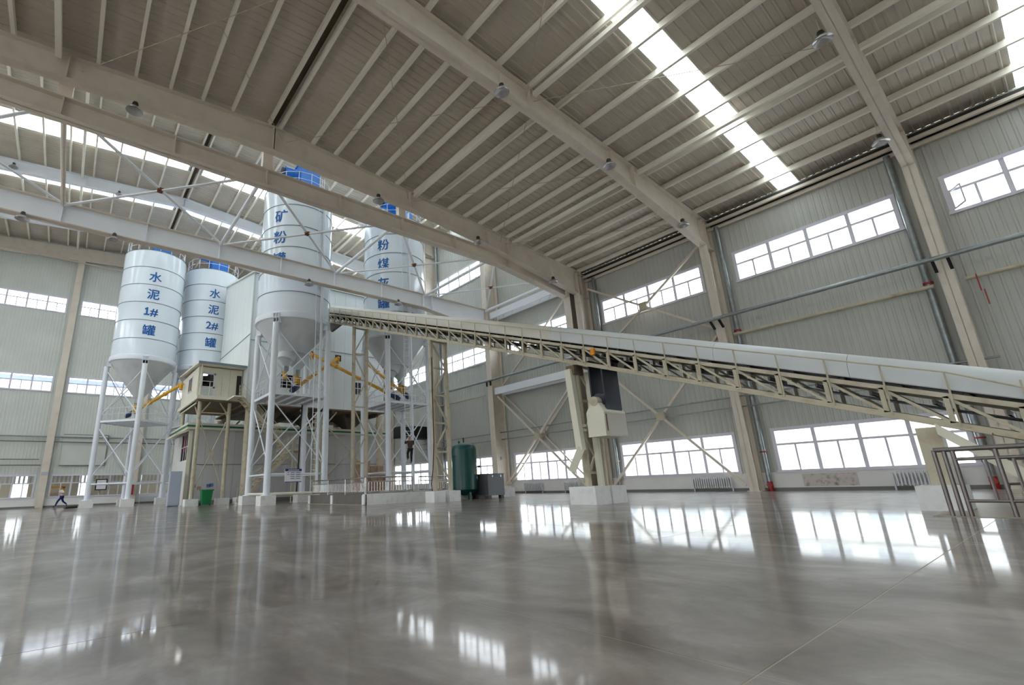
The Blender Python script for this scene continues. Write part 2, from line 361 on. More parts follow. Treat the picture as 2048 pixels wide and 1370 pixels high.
tag(MB().prism([(XS, YW, zl(YW)-0.02), (XS, YR, 17.25), (XS, YL, zl(YL)-0.02), (XS, YL, zh(YL)), (XS, YR, 28.15), (XS, YW, zh(YW))], (-0.08, 0, 0)).build('wall_step', 'panel'), kind='structure')
# ---- roofs
def roof(name, z_of, slope, x0, x1, wd, off, sky, ymax, bays, gap=0.12, spc=None):
    R = thing(name, None, None, ((x0+x1)/2, YR, z_of(YR)), kind='structure')
    a = math.atan(slope); c = math.cos(a)
    Lr = (YR-gap-YW)/c; Ll = (YL-YR-gap)/c
    k = math.floor((x0-off)/wd)
    while off+k*wd < x1-0.01:
        u0, u1 = max(x0, off+k*wd), min(x1, off+(k+1)*wd)
        sk = any(s0-0.02 <= u0 and u1 <= s1+0.02 for s0, s1 in sky)
        if u1-u0 > 0.02:
            nm, mt, th = ('skylight_panel', 'fibre', 0.008) if sk else ('roof_panel', 'deck', 0.05)
            inst(sheet(u1-u0, Lr, 0.31, 0.03, th, mt), nm, (u0, YW, z_of(YW)), R, (-(math.pi/2-a), 0, 0))
            inst(sheet(u1-u0, Ll, 0.31, 0.03, th, mt), nm, (u0, YR+gap, z_of(YR+gap)), R, (-(math.pi/2+a), 0, 0))
        k += 1
    for s0, s1 in sky:
        portal(((s0+s1)/2, (YW+YL)/2, z_of(YR)+0.4), s1-s0, YL-YW, (0, 0, 0))
    MB().prism([(x0, YR-0.6, z_of(YR-0.6)+0.06), (x0, YR, z_of(YR)+0.2), (x0, YR+0.6, z_of(YR+0.6)+0.06), (x0, YR+0.6, z_of(YR+0.6)+0.1), (x0, YR, z_of(YR)+0.26), (x0, YR-0.6, z_of(YR-0.6)+0.1)], (x1-x0, 0, 0)).build('ridge_cap', 'brown', R)  # cap coloured dark brown to put shade into the ridge gap
    for (b0, b1), sp in zip(bays, spc):
        y0_ = 0.2; yy = [YR-y0_]+[YR-0.6-sp*i for i in range(1, 20) if YR-0.6-sp*i > YW+0.3]+[YR+y0_]+[YR+0.6+sp*i for i in range(1, 20) if YR+0.6+sp*i < ymax]
        L = b1-b0; h, fl, t = 0.27, 0.12, 0.022
        mb = MB().prism([(0, 0, 0), (0, fl, 0), (0, fl, t), (0, t, t), (0, t, h-t), (0, fl, h-t), (0, fl, h), (0, 0, h)], (L, 0, 0)); me = mb.mesh('purlin', 'purlin')
        ml = MB().prism([(0, 0, 0), (0, -fl, 0), (0, -fl, t), (0, -t, t), (0, -t, h-t), (0, -fl, h-t), (0, -fl, h), (0, 0, h)], (L, 0, 0)).mesh('purlin', 'purlin')
        for y in yy: inst(ml if y < YR else me, 'purlin', (b0, y, z_of(y)-0.31), R)
        for y in (-13.35, -21.0, 2.2): MB().box(b0+0.2, b1-0.2, y-0.09, y+0.09, z_of(y)-0.62, z_of(y)-0.42).build('tie_tube', 'purlin', R)
    return R
FRL = [-7.1, 1.62, 10.3, 18.95]; FRH = [28.2, 36.9, 45.6, 54.3]
skyL = [(5.6, 6.53), (-2.77, -1.84), (-11.14, -10.21)]
RL = roof('ceiling_low', zl, 0.074, XB, XS, 0.93, 5.6, skyL, 10.0, list(zip([-7.1, 1.62, 10.3], [1.62, 10.3, 18.95])), spc=(1.73, 1.73, 1.2))
skyH = [(39.4, 41.26), (46.84, 48.7), (31.96, 33.82), (24.52, 26.38)]  # last two strips are unseen, added to bring light onto the silos
RH = roof('ceiling_high', zh, 0.078, XS, XE+0.35, 0.93, 39.4, skyH, 12.5, list(zip([XS]+FRH, FRH+[XE-0.2])), spc=(1.6,)*5)
# eave gutters and eave struts along the side wall
tag(MB().box(XB, XS, YW+0.05, YW+0.4, 15.02, 15.3).build('trim_1', 'darkgap'), kind='structure')
tag(MB().box(XB, XS, YW+0.35, YW+0.5, 14.95, 15.1).box(XB, XS, YW+0.05, YW+0.2, 14.72, 14.9).build('trim_2', 'steel'), kind='structure')
tag(MB().box(XE-0.55, XE-0.35, YW, YL, 25.95-0.6, 25.95-0.48).prism([(XE-0.4, YW, 24.4), (XE-0.4, YR, 26.2), (XE-0.4, YL, 24.4), (XE-0.4, YL, zh(YL)-0.35), (XE-0.4, YR, 27.75), (XE-0.4, YW, zh(YW)-0.35)], (0.06, 0, 0)).build('trim_3', 'steel'), kind='structure')
# strips added outside the sheets to block daylight leaks at eaves and gable
tag(MB().box(XB, XS, YW-0.16, YW-0.06, 15.2, 15.95).build('trim_4', 'steel'), kind='structure'); tag(MB().box(XS, XE+0.3, YW-0.16, YW-0.06, 25.9, 26.7).build('trim_5', 'steel'), kind='structure')
tag(MB().prism([(XE+0.12, YW-0.1, 25.6), (XE+0.12, YR, 27.4), (XE+0.12, YL+0.1, 25.6), (XE+0.12, YL+0.1, zh(YL)+0.12), (XE+0.12, YR, 28.35), (XE+0.12, YW-0.1, zh(YW)+0.12)], (0.08, 0, 0)).build('trim_6', 'steel'), kind='structure')
tag(MB().box(XB, XS, YL+0.06, YL+0.16, 15.2, 15.95).build('trim_7', 'steel'), kind='structure'); tag(MB().box(XS, XE+0.3, YL+0.06, YL+0.16, 25.9, 26.7).build('trim_8', 'steel'), kind='structure')
# ---- rafters
def rafter(X, z_of, depth, label, fl=0.42, yend=-28.25, mt='steel', stiff=()):
    t = thing('roof_rafter', label, 'roof beam', (X, YR, z_of(YR)-1.7))
    for sgn, ye in ((-1, yend), (1, YL-0.3)):
        D = abs(ye-YR); ds = [d for d, _ in depth if d < D-0.1]+[D]
        def dep(d):
            for (a, p), (b, q) in zip(depth[:-1], depth[1:]):
                if a <= d <= b: return p+(q-p)*(d-a)/(b-a)
            return depth[-1][1]
        tp = [(YR+sgn*d, z_of(YR+sgn*d)-0.31) for d in ds]; bt = [(y, z-dep(d)) for (y, z), d in zip(tp, ds)]
        MB().prism([(X-0.012, y, z) for y, z in tp+bt[::-1]], (0.024, 0, 0)).build('web', mt, t)
        MB().prism([(X-fl/2, y, z) for y, z in tp+[(y, z-0.03) for y, z in tp[::-1]]], (fl, 0, 0)).build('top_flange', mt, t)
        MB().prism([(X-fl/2, y, z) for y, z in bt+[(y, z+0.03) for y, z in bt[::-1]]], (fl, 0, 0)).build('bottom_flange', mt, t)
        for d in stiff:
            if d < D:
                y = YR+sgn*d; z = z_of(y)-0.31; MB().box(X-fl/2, X+fl/2, y-0.02, y+0.02, z-dep(d), z).build('stiffener_plate', mt, t)
    return t
lowdep = [(0, 1.27), (8.4, 1.0), (12.4, 1.06), (22.65, 1.85), (24, 1.9)]
for X, lb in zip(FRL, ['cream tapered roof beam nearest the camera side, beyond the right edge of the picture', 'cream roof beam at top right crossing between the two skylight strips', 'long cream roof beam running from top centre down to the wall column', 'cream roof beam over the silos, crossing from upper left to the wall']):
    rafter(X, zl, lowdep, lb, stiff=(0.05, 7.5, 13.2, 15, 22.3))
highdep = [(0, 0.95), (14, 1.0), (22.65, 1.7), (24, 1.75)]
for X, lb in zip(FRH, ['white roof beam of the high bay just behind the tie girders', 'white high roof beam in front of the upper skylight strip', 'white high roof beam between the two far skylight strips', 'white high roof beam closest to the far gable wall']):
    rafter(X, zh, highdep, lb, mt='steel_white', stiff=(0.05, 7.5, 15))
# ---- columns
def hcol(X, ztop, d0, d1, fl, label, mt='steel', y0=YW+0.1):
    t = thing('steel_column', label, 'column', (X, y0, 0))
    yo = y0
    MB().prism([(X-0.015, yo, 0), (X-0.015, yo+d0, 0), (X-0.015, yo+d1, ztop), (X-0.015, yo, ztop)], (0.03, 0, 0)).build('web', mt, t)
    MB().box(X-fl/2, X+fl/2, yo, yo+0.04, 0, ztop).build('outer_flange', mt, t)
    MB().prism([(X-fl/2, yo+d0-0.04, 0), (X-fl/2, yo+d0, 0), (X-fl/2, yo+d1, ztop), (X-fl/2, yo+d1-0.04, ztop)], (fl, 0, 0)).build('inner_flange', mt, t)
    MB().box(X-fl/2-0.08, X+fl/2+0.08, yo-0.04, yo+d0+0.1, 0, 0.04).build('base_plate', mt, t)
    for z in (ztop-1.75, ztop-0.06): MB().box(X-fl/2, X+fl/2, yo+0.04, yo+d1-0.05, z, z+0.03).build('stiffener_plate', mt, t)
    return t
hcol(1.62, 15.2, 0.75, 1.1, 0.44, 'cream wall column at far right carrying the roof beam')
hcol(10.3, 15.2, 0.75, 1.1, 0.44, 'cream wall column between the two wide wall windows on the right')
hcol(18.95, 15.2, 1.0, 1.2, 0.46, 'cream wall column behind the belt tower, front one of a pair')
hcol(-7.1, 15.2, 0.75, 1.1, 0.44, 'cream wall column beyond the right edge of the picture')
for X, lb in zip([19.68]+FRH, ['shaded column standing right behind the cream column of the belt tower', 'tall pale column beside the grey compressor', 'tall pale column seen between the trestle legs', 'tall column in the far bay behind the fly ash silo', 'tall column nearest the far corner of the hall']):
    hcol(X, 25.9, 1.35, 1.4, 0.55, lb)
for y, lb in ((1.6, 'end wall column to the left of the running man'), (-5.9, 'end wall column behind the legs of silo one'), (-13.6, 'end wall column hidden behind the second silo'), (9.2, 'end wall column at the left edge')):
    t = thing('gable_column', lb, 'column', (XE-0.4, y, 0)); zt = zh(y)-1.3
    MB().box(XE-0.45, XE-0.43, y-0.3, y+0.3, 0, zt).build('inner_flange', 'steel', t)
    MB().box(XE-0.43, XE-0.07, y-0.012, y+0.012, 0, zt).build('web', 'steel', t)
    MB().box(XE-0.07, XE-0.05, y-0.3, y+0.3, 0, zt).build('outer_flange', 'steel', t)
# ---- tie girders of the high bay with their plane bracing
def girder(X, label, mt, mtf, fl=0.5, z0=14.15, z1=15.3):
    t = thing('tie_girder', label, 'girder', (X, YR, z0))
    ye = -27.12; zb = z0-0.8
    bot = [(YL-0.2, z0), (-20.5, z0), (ye, zb)]
    MB().prism([(X-0.015, y, z) for y, z in bot+[(ye, z1), (YL-0.2, z1)]], (0.03, 0, 0)).build('web', mt, t)
    MB().box(X-fl/2, X+fl/2, ye, YL-0.2, z1-0.04, z1).build('top_flange', mtf, t)
    MB().prism([(X-fl/2, y, z) for y, z in bot+[(y, z+0.04) for y, z in bot[::-1]]], (fl, 0, 0)).build('bottom_flange', mtf, t)
    for y in (9.4, 5.6, 1.9, -1.8, -5.6, -9.3, -13.05, -16.8, -20.6, -21.4): MB().box(X-fl/2+0.03, X+fl/2-0.03, y-0.02, y+0.02, z0+0.04, z1-0.04).build('stiffener_plate', mt, t)
    return t
g2 = girder(19.68, 'cream horizontal girder hanging below the roof beam over the silos', 'steel', 'steel', z0=14.3, z1=15.15)
for y in (1.9, -5.6, -13.05): MB().box(19.55, 19.85, y-0.22, y+0.22, 15.15, 17.2).build('stub_post', 'steel', g2)
girder(28.2, 'white horizontal girder crossing in front of the tall lettered silos', 'steel_white', 'steel')  # skylight on the web is put into its whiter colour, flanges stay cream
JY = [9.4, 1.9, -5.6, -13.05, -20.6, -27.1]
for i, y in enumerate(JY):
    tag(MB().tube((19.95, y, 15.12), (27.95, y, 15.12), 0.1).build('bracing_strut', 'steel_white' if i > 1 else 'steel', smooth=True), 'pipe strut between the two girders, %s from the wall end' % ORD[len(JY)-1-i], 'strut', 'struts between the tie girders')
for i, (a, b) in enumerate(zip(JY[:-1], JY[1:])):
    t = thing('cross_brace', 'flat steel X brace between the girders, %s from the wall end' % ORD[len(JY)-2-i], 'brace', (23.9, (a+b)/2, 15.1), 'X braces between the tie girders')
    for d in (-0.05, 0.05):
        MB().bar((19.9, a+d, 15.14), (27.9, b+d, 15.14), 0.06, 0.06).build('angle_bar', 'steel_white', t); MB().bar((27.9, a+d, 15.06), (19.9, b+d, 15.06), 0.06, 0.06).build('angle_bar', 'steel_white', t)
    MB().box(23.75, 24.05, (a+b)/2-0.12, (a+b)/2+0.12, 15.03, 15.17).build('gusset_plate', 'rust', t)
# ---- bracing in the side wall
def wallx(x0, x1, z0, z1, label, y=-28.05, r=0.065):
    t = thing('wall_brace', label, 'brace', ((x0+x1)/2, y, z0))
    MB().bar((x0, y, z0), (x1, y, z1), 0.1, 2*r).build('angle_bar', 'steel', t); MB().bar((x1, y-0.1, z0), (x0, y-0.1, z1), 0.1, 2*r).build('angle_bar', 'steel', t)
    MB().box((x0+x1)/2-0.25, (x0+x1)/2+0.25, y-0.14, y+0.06, (z0+z1)/2-0.25, (z0+z1)/2+0.25).build('gusset_plate', 'steel_old', t)
    return t
wallx(10.7, 18.5, 0.3, 8.4, 'big cream X brace across the low window right of the belt tower')
wallx(10.7, 18.5, 8.8, 14.0, 'cream X brace across the upper window above the conveyor')
wallx(20.2, 27.8, 0.5, 7.7, 'cream X brace across the low window left of the belt tower', y=-27.7)
wallx(20.2, 27.8, 0.7, 7.9, 'second X brace close behind the one left of the belt tower', y=-28.4, r=0.045)
wallx(20.2, 27.8, 8.6, 14.4, 'X brace above the wall truss left of the belt tower', y=-28.2, r=0.05)
t = thing('wall_truss', 'pale double beam along the wall under the conveyor, left of the belt tower', 'beam', (23.9, -28, 7.8))
MB().box(19.95, 27.9, -27.65, -27.45, 7.85, 8.4).build('front_beam', 'steel_white', t); MB().box(19.95, 27.9, -28.5, -28.35, 7.85, 8.3).build('rear_beam', 'steel_white', t)
for k in range(8): MB().bar((20.2+k, -27.6, 8.1), (21.2+k, -28.4, 8.1), 0.06, 0.06).build('lacing_bar', 'steel_white', t)
t = thing('wall_ring_beam', 'white double beam along the wall at girder height above the conveyor', 'beam', (23.9, -28, 14.4))
MB().box(19.95, 27.9, -27.65, -27.5, 14.45, 15.0).build('front_beam', 'steel_white', t); MB().box(19.95, 27.9, -28.5, -28.35, 14.5, 14.95).build('rear_beam', 'steel_white', t)
for k in range(8): MB().bar((20.2+k, -27.6, 14.6), (21.2+k, -28.4, 14.6), 0.06, 0.06).build('lacing_bar', 'steel_white', t)
# thin rods under the low roof
for i, (x0, x1, y0, y1) in enumerate([(18.9, 10.4, 1.5, -5), (18.9, 10.4, -6, 1), (18.9, 10.4, -6.2, -13), (18.9, 10.4, -13, -6.2), (18.9, 10.4, -13.4, -20), (18.9, 10.4, -20, -13.4), (10.2, 1.7, -13, -6.2), (10.2, 1.7, -13.4, -20), (18.9, 10.4, -20.4, -27)]):
    tag(MB().tube((x0, y0, zl(y0)-0.75), (x1, y1, zl(y1)-0.75), 0.014, 6).build('tie_rod', 'steel_old'), 'thin diagonal tie rod under the low roof, %s counted from the left' % ORD[i], 'tie rod', 'thin tie rods under the low roof')
# ---- pipes on the side wall
def pipe(pts, r, mt, label, name='wall_pipe', n=10):
    return tag(MB().path(pts, r, n).build(name, mt, smooth=True), label, 'pipe')
p = thing('service_pipe', 'thick grey pipe running level along the side wall above the conveyor', 'pipe', (20, -27.5, 9.3))
MB().tube((-8, -27.1, 9.05), (37, -27.1, 9.05), 0.1, 12).build('pipe', 'galv', p, True)
for X in (1.62, 10.3, 19.3, 28.2):
    for d in (-0.22, 0.22): MB().bar((X+d, -27.12, 8.97), (X+d, -27.12 if X > 15 else -27.55, 8.6), 0.1, 0.1).build('bracket', 'black', p)
pipe([(2.1, -28.3, 8.25), (9.9, -28.3, 8.25)], 0.08, 'steel_old', 'cream pipe between the two right-hand wall columns')
pipe([(-7, -28.3, 8.25), (1.2, -28.3, 8.25)], 0.08, 'steel_old', 'cream pipe to the right of the far-right column')
pipe([(10.7, -28.3, 8.25), (18.4, -28.3, 8.25)], 0.08, 'steel_old', 'cream pipe mostly hidden behind the conveyor')
pipe([(30.0, -28.3, 8.2), (36.6, -28.3, 8.2)], 0.06, 'steel_old', 'cream pipe on the wall behind the second trestle')
pipe([(1.0, -28.1, 4.9), (40, -28.1, 4.75)], 0.045, 'galv', 'upper of two thin level pipes along the lower wall')
pipe([(1.0, -28.2, 4.35), (40, -28.2, 4.2)], 0.04, 'galv', 'lower of two thin level pipes along the lower wall')
def downpipe(X, zt, label):
    t = thing('downpipe', label, 'downpipe', (X, -28.45, 0)); MB().tube((X, -28.45, 0.45), (X, -28.45, zt), 0.12, 12).build('pipe', 'galv', t, True)
    MB().tube((X, -28.45, 8.42), (X, -28.45, 8.5), 0.17, 12).tube((X, -28.45, 1.9), (X, -28.45, 1.96), 0.17, 12).build('clamp', 'red' if X < 15 else 'steel_old', t)
    MB().tube((X, -28.45, 0.3), (X, -28.3, 0.3), 0.12, 12).tube((X, -28.45, 0), (X, -28.45, 0.46), 0.125, 12).build('red_valve', 'red', t, True)
downpipe(2.25, 14.8, 'galvanised downpipe beside the far-right wall column'); downpipe(9.75, 14.8, 'galvanised downpipe beside the middle wall column')
downpipe(18.15, 14.8, 'galvanised downpipe behind the belt tower'); downpipe(29.2, 25.8, 'tall downpipe beside the column left of the compressor'); downpipe(36.4, 25.8, 'tall downpipe seen through the second trestle')
# ---- end wall details
pipe([(60.75, 17, 6.7), (60.75, -14, 6.7)], 0.06, 'galv', 'upper level pipe on the far end wall'); pipe([(60.7, 17, 6.2), (60.7, -14, 6.2)], 0.05, 'darkrail', 'lower level pipe on the far end wall')
pipe([(60.7, 17, 3.95), (60.7, 2.0, 3.95)], 0.05, 'darkrail', 'low dark pipe on the end wall left of the column'); pipe([(60.7, 17, 4.5), (60.7, 2.2, 4.5)], 0.04, 'darkrail', 'dark pipe just above the low one on the end wall')
dr = tag(MB().box(60.86, 60.93, -3.1, 0.55, 3.95, 6.95).build('sliding_hatch', 'panel_end'), 'large flush panel door in the end wall above the running man', 'hatch')
ROOT[dr.name] = Vector(); MB().box(60.84, 60.95, -3.15, 0.6, 6.93, 7.0).box(60.84, 60.95, -3.15, 0.6, 3.9, 3.96).box(60.84, 60.95, -3.16, -3.08, 3.9, 7).build('hatch_frame', 'skirting', dr)
# ================================================================== silos
def glyph(ch, size, bold):
    c = bpy.data.curves.new('glyph', 'FONT'); c.body = ch; c.size = size; c.offset = bold; c.resolution_u = 3
    o = bpy.data.objects.new('glyph', c); COL.objects.link(o); bpy.context.view_layer.update()
    me = bpy.data.meshes.new_from_object(o.evaluated_get(bpy.context.evaluated_depsgraph_get())); bpy.data.objects.remove(o); bpy.data.curves.remove(c)
    return me
def letter(ch, cx, cy, R, ang, zc, size, parent):
    """a painted character wrapped round a drum of radius R, centred at angle ang (degrees) and height zc"""
    me = glyph(ch, size, 0.0); bm = bmesh.new(); bm.from_mesh(me)
    if ch.startswith('1'):
        for a, b, c, d in ((0.06, 0.44, 0.0, 0.1), (0.1, 0.25, 0.5, 0.6)):
            vv = [bm.verts.new((x*size, y*size, 0)) for x, y in ((a, c), (b, c), (b, d), (a, d))]; bm.faces.new(vv)
    bmesh.ops.triangulate(bm, faces=bm.faces); src = bm.faces[:]
    for i, (dx, dy) in enumerate(((0.022, 0), (-0.022, 0), (0, 0.018), (0, -0.018))):     # heavier strokes
        g_ = bmesh.ops.duplicate(bm, geom=src+list({v for f in src for v in f.verts})); bmesh.ops.translate(bm, vec=(dx*size, dy*size, 0.001*(i+1)), verts=[e for e in g_['geom'] if isinstance(e, bmesh.types.BMVert)])
    bmesh.ops.subdivide_edges(bm, edges=[e for e in bm.edges if e.calc_length() > 0.25*size], cuts=1)
    xs = [v.co.x for v in bm.verts]; ys = [v.co.y for v in bm.verts]; mx = (min(xs)+max(xs))/2; my = (min(ys)+max(ys))/2
    off = ROOT.get(parent.name, Vector())
    for v in bm.verts:
        th = math.radians(ang)+(v.co.x-mx)/R; z = zc+v.co.y-my
        rr = R+0.012+v.co.z*2; v.co = Vector((cx+rr*math.cos(th), cy+rr*math.sin(th), z))-off
    bmesh.ops.recalc_face_normals(bm, faces=bm.faces); bm.to_mesh(me); bm.free(); me.materials.clear(); me.materials.append(MT['ink'])
    o = bpy.data.objects.new('lettering', me); COL.objects.link(o); o.parent = parent; o['label'] = 'blue painted characters'; return o
def ladder(mb, p0, p1, side, wd=0.4, step=0.32):
    p0 = Vector(p0); p1 = Vector(p1); s = Vector(side).normalized()*wd/2
    mb.tube(p0-s, p1-s, 0.022, 6).tube(p0+s, p1+s, 0.022, 6); L = (p1-p0).length; n = int(L/step)
    for i in range(1, n): q = p0+(p1-p0)*(i/n); mb.tube(q-s, q+s, 0.014, 5)
    return mb
def silo(cx, cy, rot, label, text, ta, lad, split, pz=0.0, braces=True, plinth_w=0.85):
    S = thing('storage_silo', label, 'silo', (cx, cy, 0), 'four bulk powder silos'); R = 2.5
    MB().lathe(cx, cy, [(R, 12.1), (R, 22.0), (R-0.05, 22.05), (0.5, 22.45)], 56).build('drum', 'silo', S, True)
    for z in (22.0, 20.35, 18.7, 17.05, 15.4, 13.75): MB().lathe(cx, cy, [(R, z-0.025), (R+0.03, z-0.02), (R+0.03, z+0.02), (R, z+0.025)], 56).build('seam_band', 'seam', S)
    MB().lathe(cx, cy, [(R-0.1, 11.85), (R+0.06, 11.9), (R+0.08, 12.0), (R+0.06, 12.3), (R, 12.33)], 56).build('support_ring', 'siloleg', S, True)
    zt, rtip = (9.95, 1.05) if split else (8.95, 0.32)
    MB().lathe(cx, cy, [(R-0.02, 11.95), (rtip, zt)], 56).build('cone', 'silocone', S, True)
    if split:
        u = Vector((math.cos(math.radians(split)), math.sin(math.radians(split)), 0))
        for sg in (-1, 1):
            q = Vector((cx, cy, 0))+u*sg*0.62
            MB().tube((cx+u.x*sg*0.35, cy+u.y*sg*0.35, 10.1), (q.x, q.y, 9.4), 0.72, 20, 0.55).tube((q.x, q.y, 9.4), (q.x, q.y, 8.95), 0.55, 20, 0.2).build('outlet_spout', 'silocone', S, True)
            MB().tube((q.x, q.y, 8.6), (q.x, q.y, 8.98), 0.23, 14).build('slide_valve', 'galv', S, True)
            MB().tube((q.x, q.y, 8.1), (q.x, q.y, 8.62), 0.17, 14).build('valve_collar', 'yellow', S, True)
    else: MB().tube((cx, cy, 8.5), (cx, cy, 9.0), 0.3, 14).build('slide_valve', 'galv', S, True)
    L = [Vector((cx+2.6*math.cos(math.radians(rot+90*k)), cy+2.6*math.sin(math.radians(rot+90*k)), 0)) for k in range(4)]
    for p in L:
        o = MB().tube((p.x, p.y, pz+0.6), (p.x, p.y, 11.5), 0.2, 16).tube((p.x, p.y, pz+0.56), (p.x, p.y, pz+0.62), 0.32, 12).build('leg', 'siloleg', S, True)
        MB().box(p.x-0.45, p.x+0.45, p.y-0.45, p.y+0.45, pz, pz+0.57).build('plinth', 'plinth', S)
        d = (p-Vector((cx, cy, 0))).normalized(); tn = Vector((-d.y, d.x, 0)); c = p-d*0.12; bk = MB()
        for sg in (-1, 0, 1): bk.bar(c+tn*0.2*sg+Vector((0, 0, 11.55)), c+tn*0.2*sg+Vector((0, 0, 12.15)), 0.03, 0.36, up=d)
        for z in (11.52, 11.85, 12.15): bk.bar(c-tn*0.24+Vector((0, 0, z)), c+tn*0.24+Vector((0, 0, z)), 0.36, 0.04)
        bk.build('bracket', 'siloleg', S)
        MB().bar(c-tn*0.19-d*0.05+Vector((0, 0, 11.85)), c+tn*0.19-d*0.05+Vector((0, 0, 11.85)), 0.02, 0.5).build('bracket_hole_shade', 'darkgap', S)  # dark plate painting the shade inside the bracket holes
    for a, b in zip(L, L[1:]+L[:1]):
        for z0, z1 in ((2.3, 6.4), (7.2, 11.2)):
            MB().tube((a.x, a.y, z0), (b.x, b.y, z1), 0.042).build('diagonal_brace', 'siloleg', S, True); MB().tube((b.x, b.y, z0), (a.x, a.y, z1), 0.042).build('diagonal_brace', 'siloleg', S, True)
        MB().tube((a.x, a.y, 1.8), (b.x, b.y, 1.8), 0.06).build('tie_pipe', 'siloleg', S, True)
        MB().bar((a.x, a.y, 6.8), (b.x, b.y, 6.8), 0.1, 0.16).build('platform_edge', 'siloleg', S)
        for k in range(1, 6): q = a+(b-a)*(k/6); MB().tube((q.x, q.y, 6.85), (q.x, q.y, 7.9), 0.018, 5).build('rail_post', 'siloleg', S)
        for z in (7.4, 7.9): MB().tube((a.x, a.y, z), (b.x, b.y, z), 0.018, 5).build('hand_rail', 'siloleg', S)
    MB().prism([(p.x, p.y, 6.8) for p in L], (0, 0, 0.05)).build('platform', 'grating', S)
    for k in range(1, 5): a = L[0]+(L[1]-L[0])*k/5; b = L[3]+(L[2]-L[3])*k/5; MB().bar((a.x, a.y, 6.74), (b.x, b.y, 6.74), 0.06, 0.12).build('platform_joist', 'siloleg', S)
    # roof rail and the blue dust filter
    rl = MB()
    for k in range(16): th = 2*math.pi*k/16; rl.tube((cx+2.35*math.cos(th), cy+2.35*math.sin(th), 22.1), (cx+2.35*math.cos(th), cy+2.35*math.sin(th), 23.2), 0.02, 5)
    for z in (22.65, 23.2):
        for k in range(16): th, t2 = 2*math.pi*k/16, 2*math.pi*(k+1)/16; rl.tube((cx+2.35*math.cos(th), cy+2.35*math.sin(th), z), (cx+2.35*math.cos(t2), cy+2.35*math.sin(t2), z), 0.02, 5)
    rl.build('roof_rail', 'siloleg', S)
    fx, fy = cx-0.6, cy-0.3
    D = MB().box(fx-0.75, fx+0.75, fy-0.75, fy+0.75, 22.4, 24.8).box(fx-0.82, fx+0.82, fy-0.82, fy+0.82, 24.75, 24.87).build('dust_filter', 'blue', S, label='blue dust filter box')
    MB().tube((fx, fy+0.85, 23.9), (fx, fy+1.75, 23.9), 0.42, 16).box(fx-0.3, fx+0.3, fy+0.7, fy+1.0, 23.3, 24.2).build('blower', 'blue', D, True); MB().tube((fx, fy+1.75, 23.9), (fx, fy+1.95, 23.9), 0.3, 14).build('motor', 'navy', D, True)
    MB().tube((cx+0.9, cy+1.2, 22.2), (cx+0.9, cy+1.2, 22.7), 0.16, 10).build('safety_valve', 'orange', S, True)
    if text:
        for ch, z in zip(text, (19.45, 17.8, 16.15, 14.5)): letter(ch, cx, cy, R, ta, z, 1.0, S)
    if lad is not None:
        d = Vector((math.cos(math.radians(lad)), math.sin(math.radians(lad)), 0)); tn = (-d.y, d.x, 0); q = Vector((cx, cy, 0))+d*(R+0.22); q2 = Vector((cx, cy, 0))+d*(R+0.3)
        ladder(MB(), (q.x, q.y, 11.8), (q.x, q.y, 23.0), tn).build('ladder', 'siloleg', S); ladder(MB(), (q2.x, q2.y, 0.7), (q2.x, q2.y, 12.4), tn).build('ladder', 'siloleg', S)
        e = Vector((cx, cy, 0))+d*(R+0.1)+Vector(tn)*0.42
        MB().tube((e.x, e.y, 0.6), (e.x, e.y, 22.3), 0.09, 10).build('fill_pipe', 'siloleg', S, True)
    return S
s1 = silo(48.2, -4.24, 178, 'leftmost silo lettered 1, free-standing on its own four legs', ['水', '泥', '1#', '罐'], 177, None, None)
s2 = silo(49.4, -9.5, 145, 'silo lettered 2, partly hidden behind the tower and cabin', ['水', '泥', '2#', '罐'], 176, None, None)
s3 = silo(31.6, -11.6, 135, 'big front silo with three characters, standing left of the conveyor end', ['矿', '粉', '罐'], 132, 195, 120)
s4 = silo(31.1, -19.84, 135, 'silo with four characters seen behind the conveyor and trestles', ['粉', '煤', '灰', '罐'], 127.5, 165, 110, pz=0.0)
# yellow screw conveyors, each with its motor
def screw(p, q, label, motor=True, r=0.13):
    p = Vector(p); q = Vector(q); t = thing('screw_conveyor', label, 'screw conveyor', p); d = (q-p).normalized(); L = (q-p).length
    MB().tube(p, q, r, 14).build('tube', 'yellow', t, True)
    for k in (0.05, 0.35, 0.65, 0.95): c = p+d*L*k; MB().tube(c-d*0.05, c+d*0.05, r+0.06, 14).build('flange', 'yellow', t, True)
    MB().tube(p+d*0.25, p+d*0.25+Vector((0, 0, 0.6)), r*1.3, 12).build('inlet', 'yellow', t, True)
    MB().tube(q-d*0.2, q-d*0.2-Vector((0, 0, 0.45)), r*1.1, 12).build('outlet', 'yellow', t, True)
    if motor: MB().tube(p-d*0.75, p, 0.2, 14).tube(p-d*0.95, p-d*0.75, 0.15, 14).build('motor', 'navy', t, True); MB().box(p.x-0.12, p.x+0.12, p.y-0.1, p.y+0.1, 6.86, max(6.9, p.z-0.1)).build('stand', 'siloleg', t)
    return t
screw((48.3, -4.0, 7.75), (43.3, -6.8, 9.6), 'yellow screw conveyor rising from silo 1 to the cabin')
screw((31.3, -19.4, 7.8), (36.9, -15.1, 11.85), 'long yellow screw conveyor from the right silo into the tower wall')
screw((31.0, -20.7, 7.8), (36.9, -20.3, 11.75), 'shorter yellow screw conveyor hidden behind a trestle, ending at the right wall opening')
screw((31.9, -12.2, 7.8), (36.9, -17.7, 11.8), 'yellow screw conveyor from the front silo to the left wall opening')
